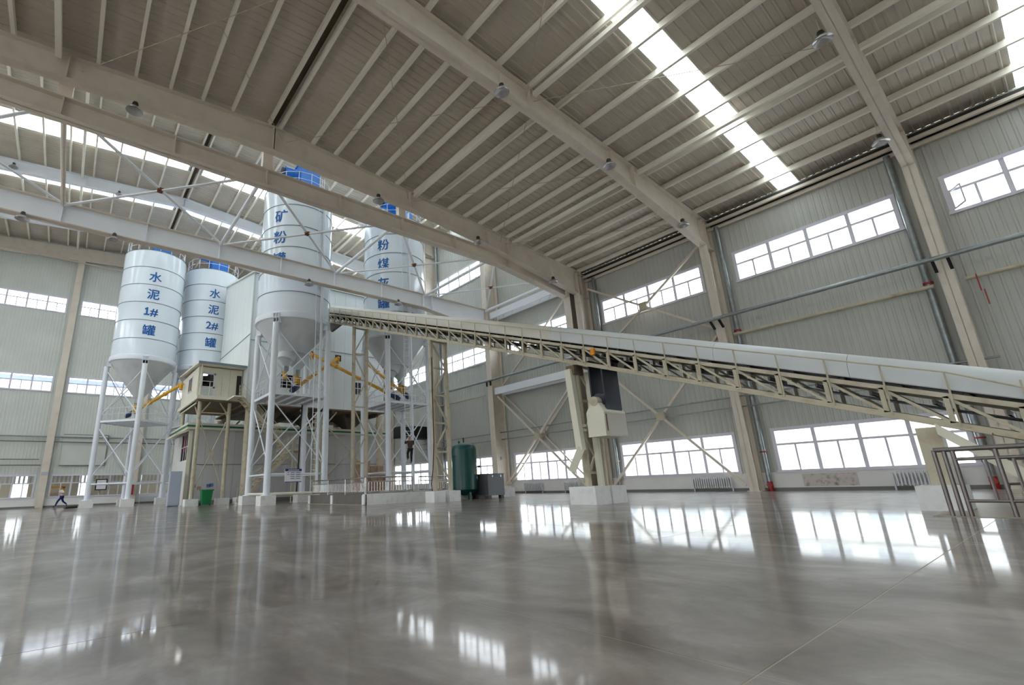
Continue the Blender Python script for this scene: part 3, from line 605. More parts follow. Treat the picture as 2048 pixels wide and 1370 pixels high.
# notice board on the tie pipe of the front silo
nb = thing('notice_board', 'white notice board with blue bands fixed to the front silo', 'sign', (29.5, -11.2, 1.3))
MB().box(29.5, 29.54, -11.8, -10.75, 1.3, 2.1).build('board', 'sign', nb); MB().box(29.485, 29.5, -11.8, -10.75, 1.96, 2.1).box(29.485, 29.5, -11.8, -10.75, 1.3, 1.34).build('blue_band', 'signblue', nb)
tx = MB()
for k in range(7): tx.box(29.475, 29.486, -11.62+k*0.1, -11.55+k*0.1, 1.995, 2.06)
tx.build('header_print', 'sign', nb); tx = MB()
for r, z in enumerate((1.86, 1.74, 1.62, 1.5)):
    for a, b in ((-11.72, -11.45), (-11.35, -11.1), (-11.02, -10.9))[:3 if r < 2 else 2]: tx.box(29.488, 29.5, a, b, z, z+0.04)
tx.build('body_print', 'signtext', nb)
# ================================================================== mixing tower
TW = thing('mixing_tower', 'tall pale panel-clad mixing tower raised on columns behind the front silo', 'building', (41.5, -16.3, 0))
X0, X1, Y0, Y1, Z0, Z1 = 37.0, 46.3, -10.2, -22.4, 7.3, 18.0
def panel(parent, name, mt, x0, x1, y0, y1, z0, z1): MB().box(min(x0, x1), max(x0, x1), min(y0, y1), max(y0, y1), z0, z1).build(name, mt, parent)
n = 12; p = (Y0-Y1)/n
for k in range(n):
    y = Y1+k*p
    for a, b in ((Z0, 12.28), (12.32, 18.0)): panel(TW, 'siding_panel', 'tower', X0, X0+0.08, y+0.006, y+p-0.006, a, b)
n = 8; q = (X1-X0)/n
for k in range(n):
    x = X0+k*q; zt = 18.0+2.0*(k)/n; zt2 = 18+2.0*(k+1)/n
    panel(TW, 'siding_panel', 'tower', x+0.006, x+q-0.006, Y0-0.08, Y0, Z0, 12.78)
    MB().prism([(x+0.006, Y0, 12.82), (x+q-0.006, Y0, 12.82), (x+q-0.006, Y0, zt2), (x+0.006, Y0, zt)], (0, -0.08, 0)).build('siding_panel', 'tower', TW)
MB().box(X1-0.08, X1, Y1, Y0, Z0, 20).box(X0, X1, Y1, Y1+0.08, Z0, 18).build('rear_cladding', 'tower', TW)
MB().prism([(X0-0.15, Y1, 18.0), (X1, Y1, 20.0), (X1, Y1, 20.1), (X0-0.15, Y1, 18.1)], (0, Y0-Y1+0.15, 0)).build('roof', 'tower', TW)
MB().box(X0-0.03, X0+0.1, Y0-0.1, Y0+0.03, Z0, 18.05).build('corner_trim', 'hood', TW)
MB().bar((X0, Y0+0.02, 12.8), (X1, Y0+0.02, 12.8), 0.04, 0.05).build('seam_strip', 'seam', TW); MB().bar((X0-0.02, Y0, 12.3), (X0-0.02, Y1, 12.3), 0.05, 0.04).build('seam_strip', 'seam', TW)
MB().box(X0, X1, Y1, Y0, Z0-0.1, Z0).build('floor_plate', 'brown', TW)
for k in range(6): y = Y1+0.6+k*2.2; MB().box(X0+0.1, X1-0.2, y-0.1, y+0.1, Z0-0.4, Z0-0.1).build('floor_beam', 'hopper', TW)
for y in (-12.5, -16.3, -20.3):
    MB().add([(38.4, y-1.3, 7.2), (41.6, y-1.3, 7.2), (41.6, y+1.3, 7.2), (38.4, y+1.3, 7.2), (39.6, y-0.3, 6.0), (40.4, y-0.3, 6.0), (40.4, y+0.3, 6.0), (39.6, y+0.3, 6.0)], [(0, 1, 5, 4), (1, 2, 6, 5), (2, 3, 7, 6), (3, 0, 4, 7), (4, 5, 6, 7), (0, 3, 2, 1)]).build('hopper', 'hopper', TW)
def twin(y0, y1, z0, z1):
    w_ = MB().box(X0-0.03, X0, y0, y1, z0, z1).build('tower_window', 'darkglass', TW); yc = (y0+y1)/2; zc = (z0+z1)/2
    MB().box(X0-0.06, X0-0.02, y0-0.05, y0+0.02, z0, z1).box(X0-0.06, X0-0.02, y1-0.02, y1+0.05, z0, z1).box(X0-0.06, X0-0.02, y0-0.05, y1+0.05, z0-0.05, z0+0.02).box(X0-0.06, X0-0.02, y0-0.05, y1+0.05, z1-0.02, z1+0.05).box(X0-0.06, X0-0.02, yc-0.03, yc+0.03, z0, z1).box(X0-0.06, X0-0.02, y0, y1, zc-0.02, zc+0.04).build('window_frame', 'frame', w_)
twin(-13.75, -12.75, 8.7, 9.8); twin(-20.1, -19.15, 8.7, 9.8)
for y in (-17.7, -20.3, -15.1):
    MB().box(X0-0.02, X0+0.02, y-0.28, y+0.28, 11.5, 12.05).build('opening_shade', 'darkgap', TW)  # dark patch on the siding, shade of a hole put into colour
for (x, y) in ((37.3, -10.6), (37.3, -16.2), (37.3, -22.0), (45.8, -10.6), (45.8, -22.0)):
    z0_ = 0.4 if x < 40 else 6.0; MB().tube((x, y, z0_), (x, y, 7.0), 0.3, 18).build('support_column', 'steel_old', TW, True)
    if x < 40: MB().box(x-0.6, x+0.6, y-0.6, y+0.6, 0, 0.45).build('plinth', 'plinth', TW)
    for sg in (-1, 1):
        if Y1-0.1 < y+sg*1.5 < Y0+0.1: MB().tube((x, y, 5.2), (x, y+sg*1.6, 7.1), 0.07).build('knee_brace', 'steel_old', TW, True)
for a, b in ((-10.6, -16.2), (-16.2, -22.0)): MB().tube((37.3, a, 1.0), (37.3, b, 6.6), 0.06).build('diagonal_brace', 'steel_old', TW, True); MB().tube((37.3, b, 1.0), (37.3, a, 6.6), 0.06).build('diagonal_brace', 'steel_old', TW, True)
# ================================================================== control cabin
CB = thing('control_cabin', 'cream control cabin on stilts with a lit room behind its glazed door', 'cabin', (41, -8.6, 0))
cx0, cx1, cy0, cy1, cz0, cz1 = 38.3, 44.6, -7.0, -10.15, 7.7, 10.05
for k in range(6): u = (cx1-cx0)/6; x = cx0+k*u; MB().box(x+0.005, x+u-0.005, cy0-0.07, cy0, cz0-0.5, cz1).build('side_panel', 'cream', CB)
for k, (a, b) in enumerate(((cy1, -9.25), (-9.24, -8.7), (-8.69, -8.2), (-7.2, cy0-0.07))): MB().box(cx0, cx0+0.07, a, b, cz0, cz1).build('front_panel', 'cream', CB)
MB().box(cx0, cx0+0.07, -8.2, -7.2, 9.6, cz1).build('front_panel', 'cream', CB)
dw = MB().box(cx0+0.01, cx0+0.05, -8.18, -7.22, 7.72, 8.5).build('door', 'hood', CB)
MB().box(cx0-0.01, cx0+0.06, -8.2, -8.08, 7.7, 9.6).box(cx0-0.01, cx0+0.06, -7.32, -7.2, 7.7, 9.6).box(cx0-0.01, cx0+0.06, -8.2, -7.2, 9.5, 9.62).box(cx0-0.01, cx0+0.06, -8.2, -7.2, 8.45, 8.57).build('door_frame', 'frame', dw)
MB().box(cx0+0.02, cx0+0.03, -8.08, -7.32, 8.56, 9.5).build('door_pane', 'glass', dw)
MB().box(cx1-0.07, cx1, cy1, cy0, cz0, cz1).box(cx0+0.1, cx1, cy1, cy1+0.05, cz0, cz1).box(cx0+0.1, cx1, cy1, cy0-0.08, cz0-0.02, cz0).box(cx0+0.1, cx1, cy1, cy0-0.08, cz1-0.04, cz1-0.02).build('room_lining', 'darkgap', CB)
MB().box(37.25, cx1+0.1, cy1-0.0, cy0+0.15, cz0-0.28, cz0-0.02).build('floor_slab', 'cream', CB); MB().box(37.3, cx1, cy1, cy0, cz0-0.4, cz0-0.28).build('floor_underside', 'brown', CB)
MB().prism([(37.2, cy0+0.25, cz1), (cx1+0.1, cy0+0.25, cz1+0.35), (cx1+0.1, cy0+0.25, cz1+0.45), (37.2, cy0+0.25, cz1+0.13)], (0, cy1-cy0-0.3, 0)).build('roof', 'cream', CB)
MB().box(37.15, 37.22, cy1-0.05, cy0+0.27, cz1-0.02, cz1+0.15).build('roof_fascia', 'seam', CB)
MB().box(37.35, 37.43, cy0-0.08, cy0, cz0, cz1).build('porch_post', 'cream', CB)
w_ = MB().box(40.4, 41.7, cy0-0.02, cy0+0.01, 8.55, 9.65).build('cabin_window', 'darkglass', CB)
MB().box(40.35, 41.75, cy0, cy0+0.03, 9.6, 9.68).box(40.35, 41.75, cy0, cy0+0.03, 8.5, 8.58).box(40.35, 40.43, cy0, cy0+0.03, 8.5, 9.68).box(41.67, 41.75, cy0, cy0+0.03, 8.5, 9.68).box(41.02, 41.08, cy0, cy0+0.03, 8.5, 9.68).build('window_frame', 'frame', w_)
MB().box(cx0-0.02, cx0, -10.1, -9.75, 7.72, 9.6).build('doorway_shade', 'darkgap', CB)  # dark sheet on the front panels, painted shade of a doorway
lm = MB().lathe(40.2, -7.75, [(0.02, 9.9), (0.26, 9.88), (0.26, 9.83), (0.02, 9.8)], 20).build('ceiling_lamp', 'lit', CB, True)
rl = [(37.35, y) for y in (-7.05, -7.65, -8.25, -8.85)]
for x, y in rl+[(38.2, -7.05)]: MB().tube((x, y, 7.68), (x, y, 8.75), 0.02, 6).build('porch_rail_post', 'cream', CB)
for z in (8.2, 8.75): MB().tube((37.35, -7.05, z), (37.35, -8.9, z), 0.02, 6).build('porch_rail', 'cream', CB); MB().tube((37.35, -7.05, z), (38.2, -7.05, z), 0.02, 6).build('porch_rail', 'cream', CB)
for (x, y) in ((37.8, -7.2), (37.8, -9.25), (44.0, -7.2)):
    MB().tube((x, y, 0.4 if x < 40 else 5.98), (x, y, 7.35), 0.14, 14).build('stilt', 'steel_old', CB, True)
    if x < 40: MB().box(x-0.42, x+0.42, y-0.42, y+0.42, 0, 0.45).build('plinth', 'plinth', CB)
for a, b in ((0.9, 6.2), (6.2, 0.9)): MB().tube((37.8, -7.2, a), (37.8, -9.25, b), 0.04).build('diagonal_brace', 'steel_old', CB, True)
MB().box(37.76, 37.84, -8.4, -8.05, 3.4, 3.75).build('gusset_plate', 'steel_old', CB); MB().tube((37.8, -7.2, 6.5), (37.8, -9.25, 6.5), 0.05).build('tie_pipe', 'steel_old', CB, True)
for sg, y in ((1, -7.2), (-1, -9.25)): MB().tube((37.8, y, 6.3), (37.8, y-sg*0.7, 7.3), 0.05).build('knee_brace', 'steel_old', CB, True); MB().tube((37.8, y, 6.0), (39.6, y, 7.3), 0.05).build('knee_brace', 'steel_old', CB, True)
# ================================================================== low batching house under the tower
HS = thing('batching_house', 'long grey single-storey house with a green-striped parapet under the tower', 'house', (43, -15, 0))
hx, hy0, hy1 = 40.0, -7.2, -24.4
n = 16; p = (hy0-hy1)/n
for k in range(n):
    for a, b in ((0.3, 2.88), (2.92, 5.5)): MB().box(hx, hx+0.08, hy1+k*p+0.005, hy1+(k+1)*p-0.005, a, b).build('wall_panel', 'house', HS)
MB().box(hx-0.02, hx+0.1, hy1, hy0, 0, 0.3).build('base_course', 'skirting', HS)
for k in range(6): x = hx+k*1.15; MB().box(x+0.005, x+1.145, hy0-0.08, hy0, 0, 3.3).build('end_panel', 'housewhite', HS); 
for x0, x1 in ((40.0, 40.6), (43.4, 46.9)): MB().box(x0, x1, hy0-0.08, hy0, 3.3, 5.3).build('end_panel', 'housewhite', HS)
MB().box(39.85, 40.05, -7.3, -7.05, 0, 5.4).build('corner_post', 'cream', HS)
MB().box(46.8, 46.9, hy1, hy0, 0, 5.4).box(hx, 46.9, hy1, hy1+0.08, 0, 5.4).box(40.05, 46.9, hy1, hy0, 5.3, 5.4).build('shell', 'house', HS)
MB().box(39.6, 47.2, hy1-0.2, hy0+0.35, 5.5, 5.98).build('parapet', 'cream', HS); MB().box(39.57, 39.6, hy1-0.2, hy0+0.35, 5.66, 5.8).build('green_stripe', 'greenstripe', HS); MB().box(39.6, 47.2, hy0+0.35, hy0+0.38, 5.66, 5.8).build('green_stripe', 'greenstripe', HS)
MB().prism([(40.3, hy0, 5.45), (40.3, hy0+1.0, 5.05), (40.3, hy0+1.0, 5.18), (40.3, hy0, 5.6)], (4.2, 0, 0)).build('window_canopy', 'cream', HS)
w_ = MB().box(40.6, 43.4, hy0-0.3, hy0-0.25, 3.3, 5.3).build('end_window', 'darkglass', HS)
for x in (40.6, 41.5, 42.4, 43.35): MB().box(x, x+0.06, hy0-0.06, hy0, 3.3, 5.3).build('window_bar', 'frame', w_)
MB().box(40.6, 43.4, hy0-0.06, hy0, 4.3, 4.36).build('window_bar', 'frame', w_); MB().box(42.6, 43.3, hy0-0.2, hy0-0.14, 4.0, 5.2).build('red_curtain', 'redcloth', w_)
# grey steel cabinet leaning against the house end, bin, notices
lk = thing('metal_cabinet', 'tall pale blue-grey steel cabinet beside the house end', 'cabinet', (39.4, -6.35, 0))
MB().box(39.2, 39.75, -6.75, -6.0, 0.03, 2.4).build('body', 'locker', lk); MB().box(39.17, 39.2, -6.73, -6.02, 1.25, 2.35).build('upper_door', 'locker', lk); MB().box(39.17, 39.2, -6.73, -6.02, 0.08, 1.22).build('lower_door', 'locker', lk); MB().box(39.22, 39.72, -6.7, -6.05, 0, 0.03).build('foot', 'skirting', lk)
bn = thing('wheelie_bin', 'green wheeled rubbish bin in front of the grey house wall', 'bin', (37.3, -8.05, 0))
MB().add([(37.05, -8.35, 0.06), (37.6, -8.35, 0.06), (37.6, -7.8, 0.06), (37.05, -7.8, 0.06), (36.95, -8.42, 0.98), (37.68, -8.42, 0.98), (37.68, -7.72, 0.98), (36.95, -7.72, 0.98)], [(0, 3, 2, 1), (4, 5, 6, 7), (0, 1, 5, 4), (1, 2, 6, 5), (2, 3, 7, 6), (3, 0, 4, 7)]).build('body', 'bin', bn)
MB().box(36.9, 37.74, -8.47, -7.67, 0.98, 1.06).build('lid', 'bin', bn); MB().tube((37.6, -8.3, 1.02), (37.6, -7.85, 1.02), 0.03).build('handle', 'bin', bn)
for y in (-8.4, -7.75): MB().tube((37.55, y-0.03, 0.1), (37.55, y+0.03, 0.1), 0.1, 14).build('wheel', 'black', bn)
for i, (y, z, mt, c) in enumerate(((-7.75, 1.35, 'pink', 'pink'), (-8.1, 1.2, 'noticetan', 'tan'), (-8.75, 1.35, 'noticeblue', 'blue'), (-8.95, 1.4, 'noticeblue', 'darker blue'))):
    tag(MB().box(39.985, 39.998, y-0.14, y+0.14, z-0.12, z+0.12).build('wall_notice', mt), 'small %s cut-out notice stuck on the grey house wall' % c, 'notice')
# ================================================================== staircase
ST = thing('steel_staircase', 'cream steel staircase zigzagging up behind the front silo to the cabin', 'staircase', (35.4, -11.5, 0))
def flight(x, a, b, nt):
    ya, za = a; yb, zb = b
    for sx in (-0.42, 0.42):
        MB().bar((x+sx, ya, za), (x+sx, yb, zb), 0.05, 0.22).build('stringer', 'steel_old', ST)
        for k in (0.35, 0.62, 0.9): MB().tube((x+sx, ya, za+k+0.1), (x+sx, yb, zb+k+0.1), 0.018, 6).build('hand_rail', 'steel_old', ST)
        for k in range(5): f = k/4; MB().tube((x+sx, ya+(yb-ya)*f, za+(zb-za)*f), (x+sx, ya+(yb-ya)*f, za+(zb-za)*f+1.02), 0.02, 6).build('rail_post', 'steel_old', ST)
    for k in range(nt): f = (k+0.5)/nt; y = ya+(yb-ya)*f; z = za+(zb-za)*f; MB().box(x-0.42, x+0.42, y-0.13, y+0.13, z-0.02, z+0.02).build('tread', 'steel_old', ST)
flight(35.9, (-9.5, 7.45), (-13.0, 3.7), 15); flight(34.9, (-13.0, 3.6), (-9.6, 0.15), 14)
MB().box(34.4, 36.4, -14.1, -13.0, 3.6, 3.7).build('landing', 'steel_old', ST); MB().box(35.3, 37.3, -9.6, -8.9, 7.4, 7.5).build('landing', 'cream', ST)
for x, y in ((34.45, -14.05), (36.35, -14.05), (34.45, -13.05)): MB().tube((x, y, 0), (x, y, 3.6), 0.05).tube((x, y, 3.7), (x, y, 4.75), 0.02, 6).build('landing_post', 'steel_old', ST)
for z in (4.2, 4.75): MB().tube((34.45, -14.05, z), (36.35, -14.05, z), 0.02, 6).tube((34.45, -13.05, z), (34.45, -14.05, z), 0.02, 6).build('hand_rail', 'steel_old', ST)
tag(MB().lathe(33.9, -10.6, [(0.05, 0.02), (0.5, 0.05), (0.55, 0.35), (0.4, 0.62), (0.1, 0.7)], 16).build('sack_heap', 'salmon', smooth=True), 'salmon-coloured sack slumped behind the left leg of the front silo', 'sack')
# ================================================================== inclined belt conveyor
CV = thing('belt_conveyor', 'long hooded belt conveyor climbing from lower right to the tower', 'conveyor', (16, -15.85, 0))
SL = 0.372; xa, xb = -3.0, 36.9; yn, yf = -15.2, -16.5
def zb(x): return 1.12+SL*x
def rng(): return [xa+i for i in range(int(xb-xa)+1)]
for y, nm in ((yn, 'near'), (yf, 'far')):
    for dz, w_ in ((0.06, 0.13), (0.70, 0.11)): MB().bar((xa, y, zb(xa)+dz), (xb, y, zb(xb)+dz), 0.09, w_).build('truss_chord', 'steel_old', CV)
    for x in rng():
        MB().bar((x+0.5, y, zb(x+0.5)+0.1), (x+0.5, y, zb(x+0.5)+0.68), 0.09, 0.09).build('truss_post', 'steel_old', CV)
        if x+1.5 < xb: MB().bar((x+0.5, y, zb(x+0.5)+0.1), (x+1.5, y, zb(x+1.5)+0.66), 0.05, 0.06).build('truss_diagonal', 'steel_old', CV)
# belt, idlers, cross members
MB().bar((xa, (yn+yf)/2, zb(xa)+0.14), (xb, (yn+yf)/2, zb(xb)+0.14), 1.2, 0.02).build('drip_plate', 'hopper', CV)
MB().bar((xa, (yn+yf)/2, zb(xa)+0.86), (xb, (yn+yf)/2, zb(xb)+0.86), 1.0, 0.05).build('carrying_belt', 'black', CV)
MB().bar((xa, (yn+yf)/2, zb(xa)+0.42), (xb, (yn+yf)/2, zb(xb)+0.42), 0.95, 0.03).build('return_belt', 'black', CV)
for x in rng():
    MB().tube((x+0.2, yn-0.15, zb(x+0.2)+0.77), (x+0.2, yf+0.15, zb(x+0.2)+0.77), 0.06, 10).build('idler_roller', 'roller', CV)
    MB().bar((x+0.5, yn, zb(x+0.5)+0.1), (x+0.5, yf, zb(x+0.5)+0.1), 0.07, 0.07).build('cross_member', 'steel_old', CV)
    MB().bar((x+0.7, yn, zb(x+0.7)+0.52), (x+0.7, yf, zb(x+0.7)+0.52), 0.05, 0.1).build('idler_bracket', 'roller', CV)
# hood: one arched sheet per metre
def hood(x0, x1, mt):
    prof = []
    n = 12; yc = (yn+yf)/2; ro = 0.66
    for k in range(n+1): a = math.pi*k/n; prof.append((yc+ro*math.cos(a), 0.96+0.56*math.sin(a) + 0.0))
    prof = [(yc+ro, 0.86)]+prof+[(yc-ro, 0.86)]; m_ = MB(); N_ = len(prof); vs = []
    for x in (x0, x1):
        for y, d in prof: vs.append((x, y, zb(x)+d))
        for y, d in prof: vs.append((x, yc+(y-yc)*0.97, zb(x)+d-0.02))
    fs = []
    for k in range(N_-1): fs += [(k, k+1, 2*N_+k+1, 2*N_+k), (N_+k, 3*N_+k, 3*N_+k+1, N_+k+1), (k, N_+k, N_+k+1, k+1), (2*N_+k, 2*N_+k+1, 3*N_+k+1, 3*N_+k)]
    fs += [(0, 2*N_, 3*N_, N_), (N_-1, 2*N_-1, 4*N_-1, 3*N_-1)]
    m_.add(vs, fs).build('hood_sheet', mt, CV, True)
for x in [xa+3*i for i in range(13)]: hood(x+0.004, min(x+2.996, xb), 'hood' if x < 12 else 'hoodcream')
# walkway rail on the near side
for x in rng():
    if x > -2.5: MB().tube((x+0.4, yn+0.12, zb(x+0.4)+0.05), (x+0.4, yn+0.12, zb(x+0.4)+1.24), 0.02, 6).build('rail_post', 'steel_old', CV)
MB().tube((1.4, yn+0.12, zb(1.4)+1.24), (xb, yn+0.12, zb(xb)+1.24), 0.02, 6).build('hand_rail', 'steel_old', CV); MB().tube((-2.6, yn+0.12, zb(-2.6)+0.62), (1.4, yn+0.12, zb(1.4)+1.24), 0.02, 6).build('hand_rail', 'steel_old', CV)
MB().bar((1.0, yn+0.12, zb(1.0)+0.0), (xb, yn+0.12, zb(xb)+0.0), 0.16, 0.04).build('toe_board', 'steel_old', CV)
MB().tube((10.05, yn+0.1, zb(10.05)+0.45), (10.05, yn+0.1, zb(10.05)+0.7), 0.09, 12).build('warning_beacon', 'orange', CV, True)
MB().prism([(33.4, yn, zb(33.4)), (31.5, yn, zb(31.5)), (33.2, yn, zb(33.2)-0.75)], (0, -0.2, 0)).build('end_bracket', 'hopper', CV)
for x in (9.1, 9.7): MB().tube((x, yn-0.1, zb(x)+0.25), (x, yf+0.1, zb(x)+0.25), 0.14, 14).build('bend_drum', 'roller', CV, True)
# low end trough and the deck it stands on
MB().prism([(1.75, -14.9, 1.55), (0.25, -14.9, 0.0), (0.1, -14.9, 0.2), (1.75, -14.9, 1.78)], (0, 0.1, 0)).build('skirt_plate', 'cream', CV)
# ---- trestles
def trestle(x, zbase, label, r, zt, plinth, rungs):
    t = thing('conveyor_trestle', label, 'trestle', (x, -15.8, 0), 'trestles under the conveyor')
    for y in (-15.28, -16.3):
        MB().tube((x, y, zbase), (x, y, zt), r, 14).build('leg', 'steel_old', t, True)
        if plinth: MB().box(x-plinth[0]/2, x+plinth[0]/2, y-plinth[1]/2, y+plinth[1]/2, 0, zbase+0.02).build('plinth', 'plinth', t)
    hs = [zbase+0.5+i*(zt-zbase-0.6)/rungs for i in range(rungs+1)]
    for i, z in enumerate(hs):
        MB().bar((x, -15.28, z), (x, -16.3, z), 0.08, 0.09).build('cross_rung', 'steel_old', t)
        if i < rungs:
            a, b = (-15.28, -16.3) if i % 2 else (-16.3, -15.28)
            MB().bar((x, a, z), (x, b, hs[i+1]), 0.07, 0.07).build('diagonal_brace', 'steel_old', t)
    return t
trestle(29.4, 0.02, 'cream lattice trestle behind the stainless railing, farthest up the conveyor', 0.13, zb(29.4), None, 6)
trestle(20.3, 0.52, 'cream lattice trestle standing on two white blocks left of the green tank', 0.12, zb(20.3), (0.75, 0.72), 5)
t3 = trestle(11.0, 0.6, 'short belt tower on large white blocks under the take-up belts', 0.11, zb(11.0), (1.1, 0.9), 3)
MB().bar((11.15, -15.28, 0.6), (11.15, -16.3, 2.1), 0.06, 0.1).build('vee_brace', 'steel_old', t3); MB().box(10.85, 11.2, -15.5, -14.95, 4.75, 5.1).build('head_plate', 'brown', t3)
MB().tube((11.0, -15.28, 2.75), (11.0, -15.28, 2.85), 0.17, 12).tube((11.0, -15.28, 2.6), (11.0, -15.28, 2.68), 0.17, 12).build('clamp_collar', 'cream', t3)
MB().box(10.75, 10.95, -15.9, -15.75, 0.6, 4.9).build('guide_channel', 'cream', t3)
ch = thing('discharge_chute', 'cream box-section chute with a bent foot hanging by the belt tower', 'chute', (11.0, -14.9, 1.1))
MB().bar((11.08, -14.95, 4.95), (10.92, -14.95, 1.9), 0.24, 0.26).build('upper_duct', 'cream', ch); MB().bar((10.9, -14.95, 2.0), (11.25, -14.7, 1.15), 0.24, 0.26).build('bent_foot', 'cream', ch); MB().bar((11.03, -15.0, 4.0), (11.0, -15.2, 4.0), 0.08, 0.08).build('hanger', 'steel_old', ch)
# ---- gravity take-up
TU = thing('belt_takeup', 'cream house-shaped counterweight hanging on two dark belts', 'counterweight', (10.2, -15.7, 2.3))
MB().prism([(9.85, -15.02, 2.33), (10.58, -15.02, 2.33), (10.58, -15.02, 3.2), (10.36, -15.02, 3.55), (10.06, -15.02, 3.55), (9.85, -15.02, 3.2)], (0, -1.36, 0)).build('housing', 'cream', TU)
MB().box(9.82, 9.85, -16.32, -15.08, 2.37, 3.16).build('access_door', 'hoodcream', TU); MB().box(9.8, 9.83, -15.12, -15.08, 2.5, 3.1).build('door_hinge', 'brown', TU)
MB().tube((10.2, -15.0, 3.6), (10.2, -15.28, 3.6), 0.17, 16).build('drum_bearing', 'steel_old', TU, True)
for x in (10.47, 9.93): MB().box(x-0.03, x+0.03, -16.3, -15.32, 3.15, zb(x)+0.2).build('belt_strand', 'belt', TU)
MB().tube((10.2, -15.3, 3.65), (10.2, -16.3, 3.65), 0.26, 18).build('drum', 'belt', TU, True)
# ================================================================== platform with ramp and stainless rail
PF = thing('raised_platform', 'low raised concrete platform with white kerb between the silos', 'platform', (26, -16, 0))
MB().box(21.9, 28.75, -22.6, -12.1, 0, 0.5).build('deck', 'ramp', PF); MB().box(21.75, 21.9, -22.6, -11.95, 0, 0.53).build('kerb', 'plinth', PF); MB().box(21.75, 28.75, -12.1, -12.04, 0.0, 0.5).build('side_face', 'ramp', PF)
for x in (21.78, 25.4, 28.5): MB().box(x, x+0.25, -12.04, -11.98, 0, 0.48).build('kerb_post', 'plinth', PF)
MB().box(21.75, 28.8, -12.1, -11.9, 0, 0.02).build('kerb_foot', 'sealant', PF)
def railing(name, label, pts, z0, h, mt, post=2.0, bal=0.16, low=0.12):
    t = thing(name, label, 'railing', (pts[0][0], pts[0][1], z0))
    for (ax, ay), (bx_, by) in zip(pts[:-1], pts[1:]):
        L = math.hypot(bx_-ax, by-ay); n = max(1, round(L/post))
        for z, r in ((h, 0.035), (h-0.22, 0.025), (low, 0.025)): MB().tube((ax, ay, z0+z), (bx_, by, z0+z), r, 8).build('rail', mt, t, True)
        for k in range(n+1): f = k/n; MB().tube((ax+(bx_-ax)*f, ay+(by-ay)*f, z0), (ax+(bx_-ax)*f, ay+(by-ay)*f, z0+h), 0.03, 8).build('post', mt, t, True)
        if bal:
            m_ = int(L/bal)
            for k in range(1, m_): f = k/m_; MB().tube((ax+(bx_-ax)*f, ay+(by-ay)*f, z0+low), (ax+(bx_-ax)*f, ay+(by-ay)*f, z0+h-0.22), 0.013, 5).build('baluster', mt, t)
    return t
railing('stainless_railing', 'stainless balustrade along the white kerb of the platform', [(22.0, -15.0), (22.0, -12.2)], 0.52, 0.82, 'stainless', 1.3)
railing('stainless_railing', 'stainless balustrade receding along the dark side of the platform', [(22.1, -12.2), (28.6, -12.2)], 0.5, 0.82, 'stainless', 1.9)
railing('stainless_railing', 'stainless balustrade at the back of the platform behind the trestle', [(23.5, -22.3), (23.5, -16.5)], 0.5, 0.85, 'stainless', 2.0)
railing('stainless_railing', 'stainless railing ending at a white block behind the compressor', [(24.2, -23.6), (24.2, -19.4)], 0.1, 1.1, 'stainless', 2.1)
tag(MB().box(23.6, 24.6, -24.2, -23.2, 0, 0.62).build('concrete_block', 'plinth'), 'white concrete block at the right end of the railing behind the compressor', 'block')
# sand-coloured block stack behind the platform rail
BS = thing('block_stack', 'stack of sandy pink blocks behind the platform railing', 'stack', (35, -20, 0))
for r in range(7):
    for k in range(5-(r > 5)*2-(r > 4)):
        MB().box(35.0, 35.45, -18.6-k*0.62-0.59, -18.6-k*0.62-(0.31 if False else 0.02), r*0.42, r*0.42+0.4).build('block', 'brick', BS)
# ================================================================== air tank and compressor
TK = thing('air_tank', 'tall dark green air tank with a yellow sticker beside the compressor', 'tank', (21.5, -18.35, 0))
tx_, ty_, r = 21.5, -18.35, 0.72
MB().lathe(tx_, ty_, [(0.12, 0.22), (0.5, 0.3), (r, 0.55), (r, 2.75), (0.66, 2.95), (0.45, 3.1), (0.15, 3.16)], 32).build('vessel', 'green', TK, True)
for a in (45, 165, 285): c, s = math.cos(math.radians(a)), math.sin(math.radians(a)); MB().box(tx_+0.5*c-0.08, tx_+0.5*c+0.08, ty_+0.5*s-0.08, ty_+0.5*s+0.08, 0, 0.5).build('foot', 'green', TK)
MB().tube((tx_, ty_, 3.1), (tx_, ty_, 3.45), 0.04).build('relief_valve', 'black', TK); MB().tube((tx_, ty_+0.35, 3.0), (tx_, ty_+0.35, 3.25), 0.05).build('top_nozzle', 'green', TK); MB().tube((tx_, ty_+0.7, 2.4), (tx_, ty_+0.95, 2.4), 0.05).build('inlet_nozzle', 'galv', TK, True)
def curved(z0, z1, a0, a1, mt, nm):
    vs = []; n = 5
    for z in (z0, z1):
        for k in range(n+1): a = math.radians(a0+(a1-a0)*k/n); vs.append((tx_+(r+0.008)*math.cos(a), ty_+(r+0.008)*math.sin(a), z))
    MB().add(vs, [(k, k+1, n+2+k, n+1+k) for k in range(n)]).build(nm, mt, TK)
curved(1.35, 1.62, 205, 218, 'sticker', 'warning_sticker'); curved(1.78, 2.0, 203, 217, 'sign', 'data_plate'); curved(1.1, 1.25, 206, 216, 'sign', 'data_plate')
MB().tube((tx_-0.62, ty_-0.45, 1.78), (tx_-0.75, ty_-0.52, 1.78), 0.06).build('gauge', 'black', TK)
CP = thing('air_compressor', 'grey box compressor standing next to the green tank', 'compressor', (20.9, -19.6, 0))
MB().box(20.3, 21.7, -20.25, -19.0, 0.18, 1.34).build('body', 'compressor', CP); MB().box(20.32, 21.68, -19.0, -18.985, 0.22, 1.3).build('side_panel', 'compressor2', CP); MB().box(20.26, 21.74, -20.28, -18.96, 1.34, 1.37).build('lid', 'compressor', CP)
for x in (20.35, 21.45):
    for y in (-20.22, -19.25): MB().box(x, x+0.22, y, y+0.22, 0, 0.18).build('foot', 'compressor2', CP)
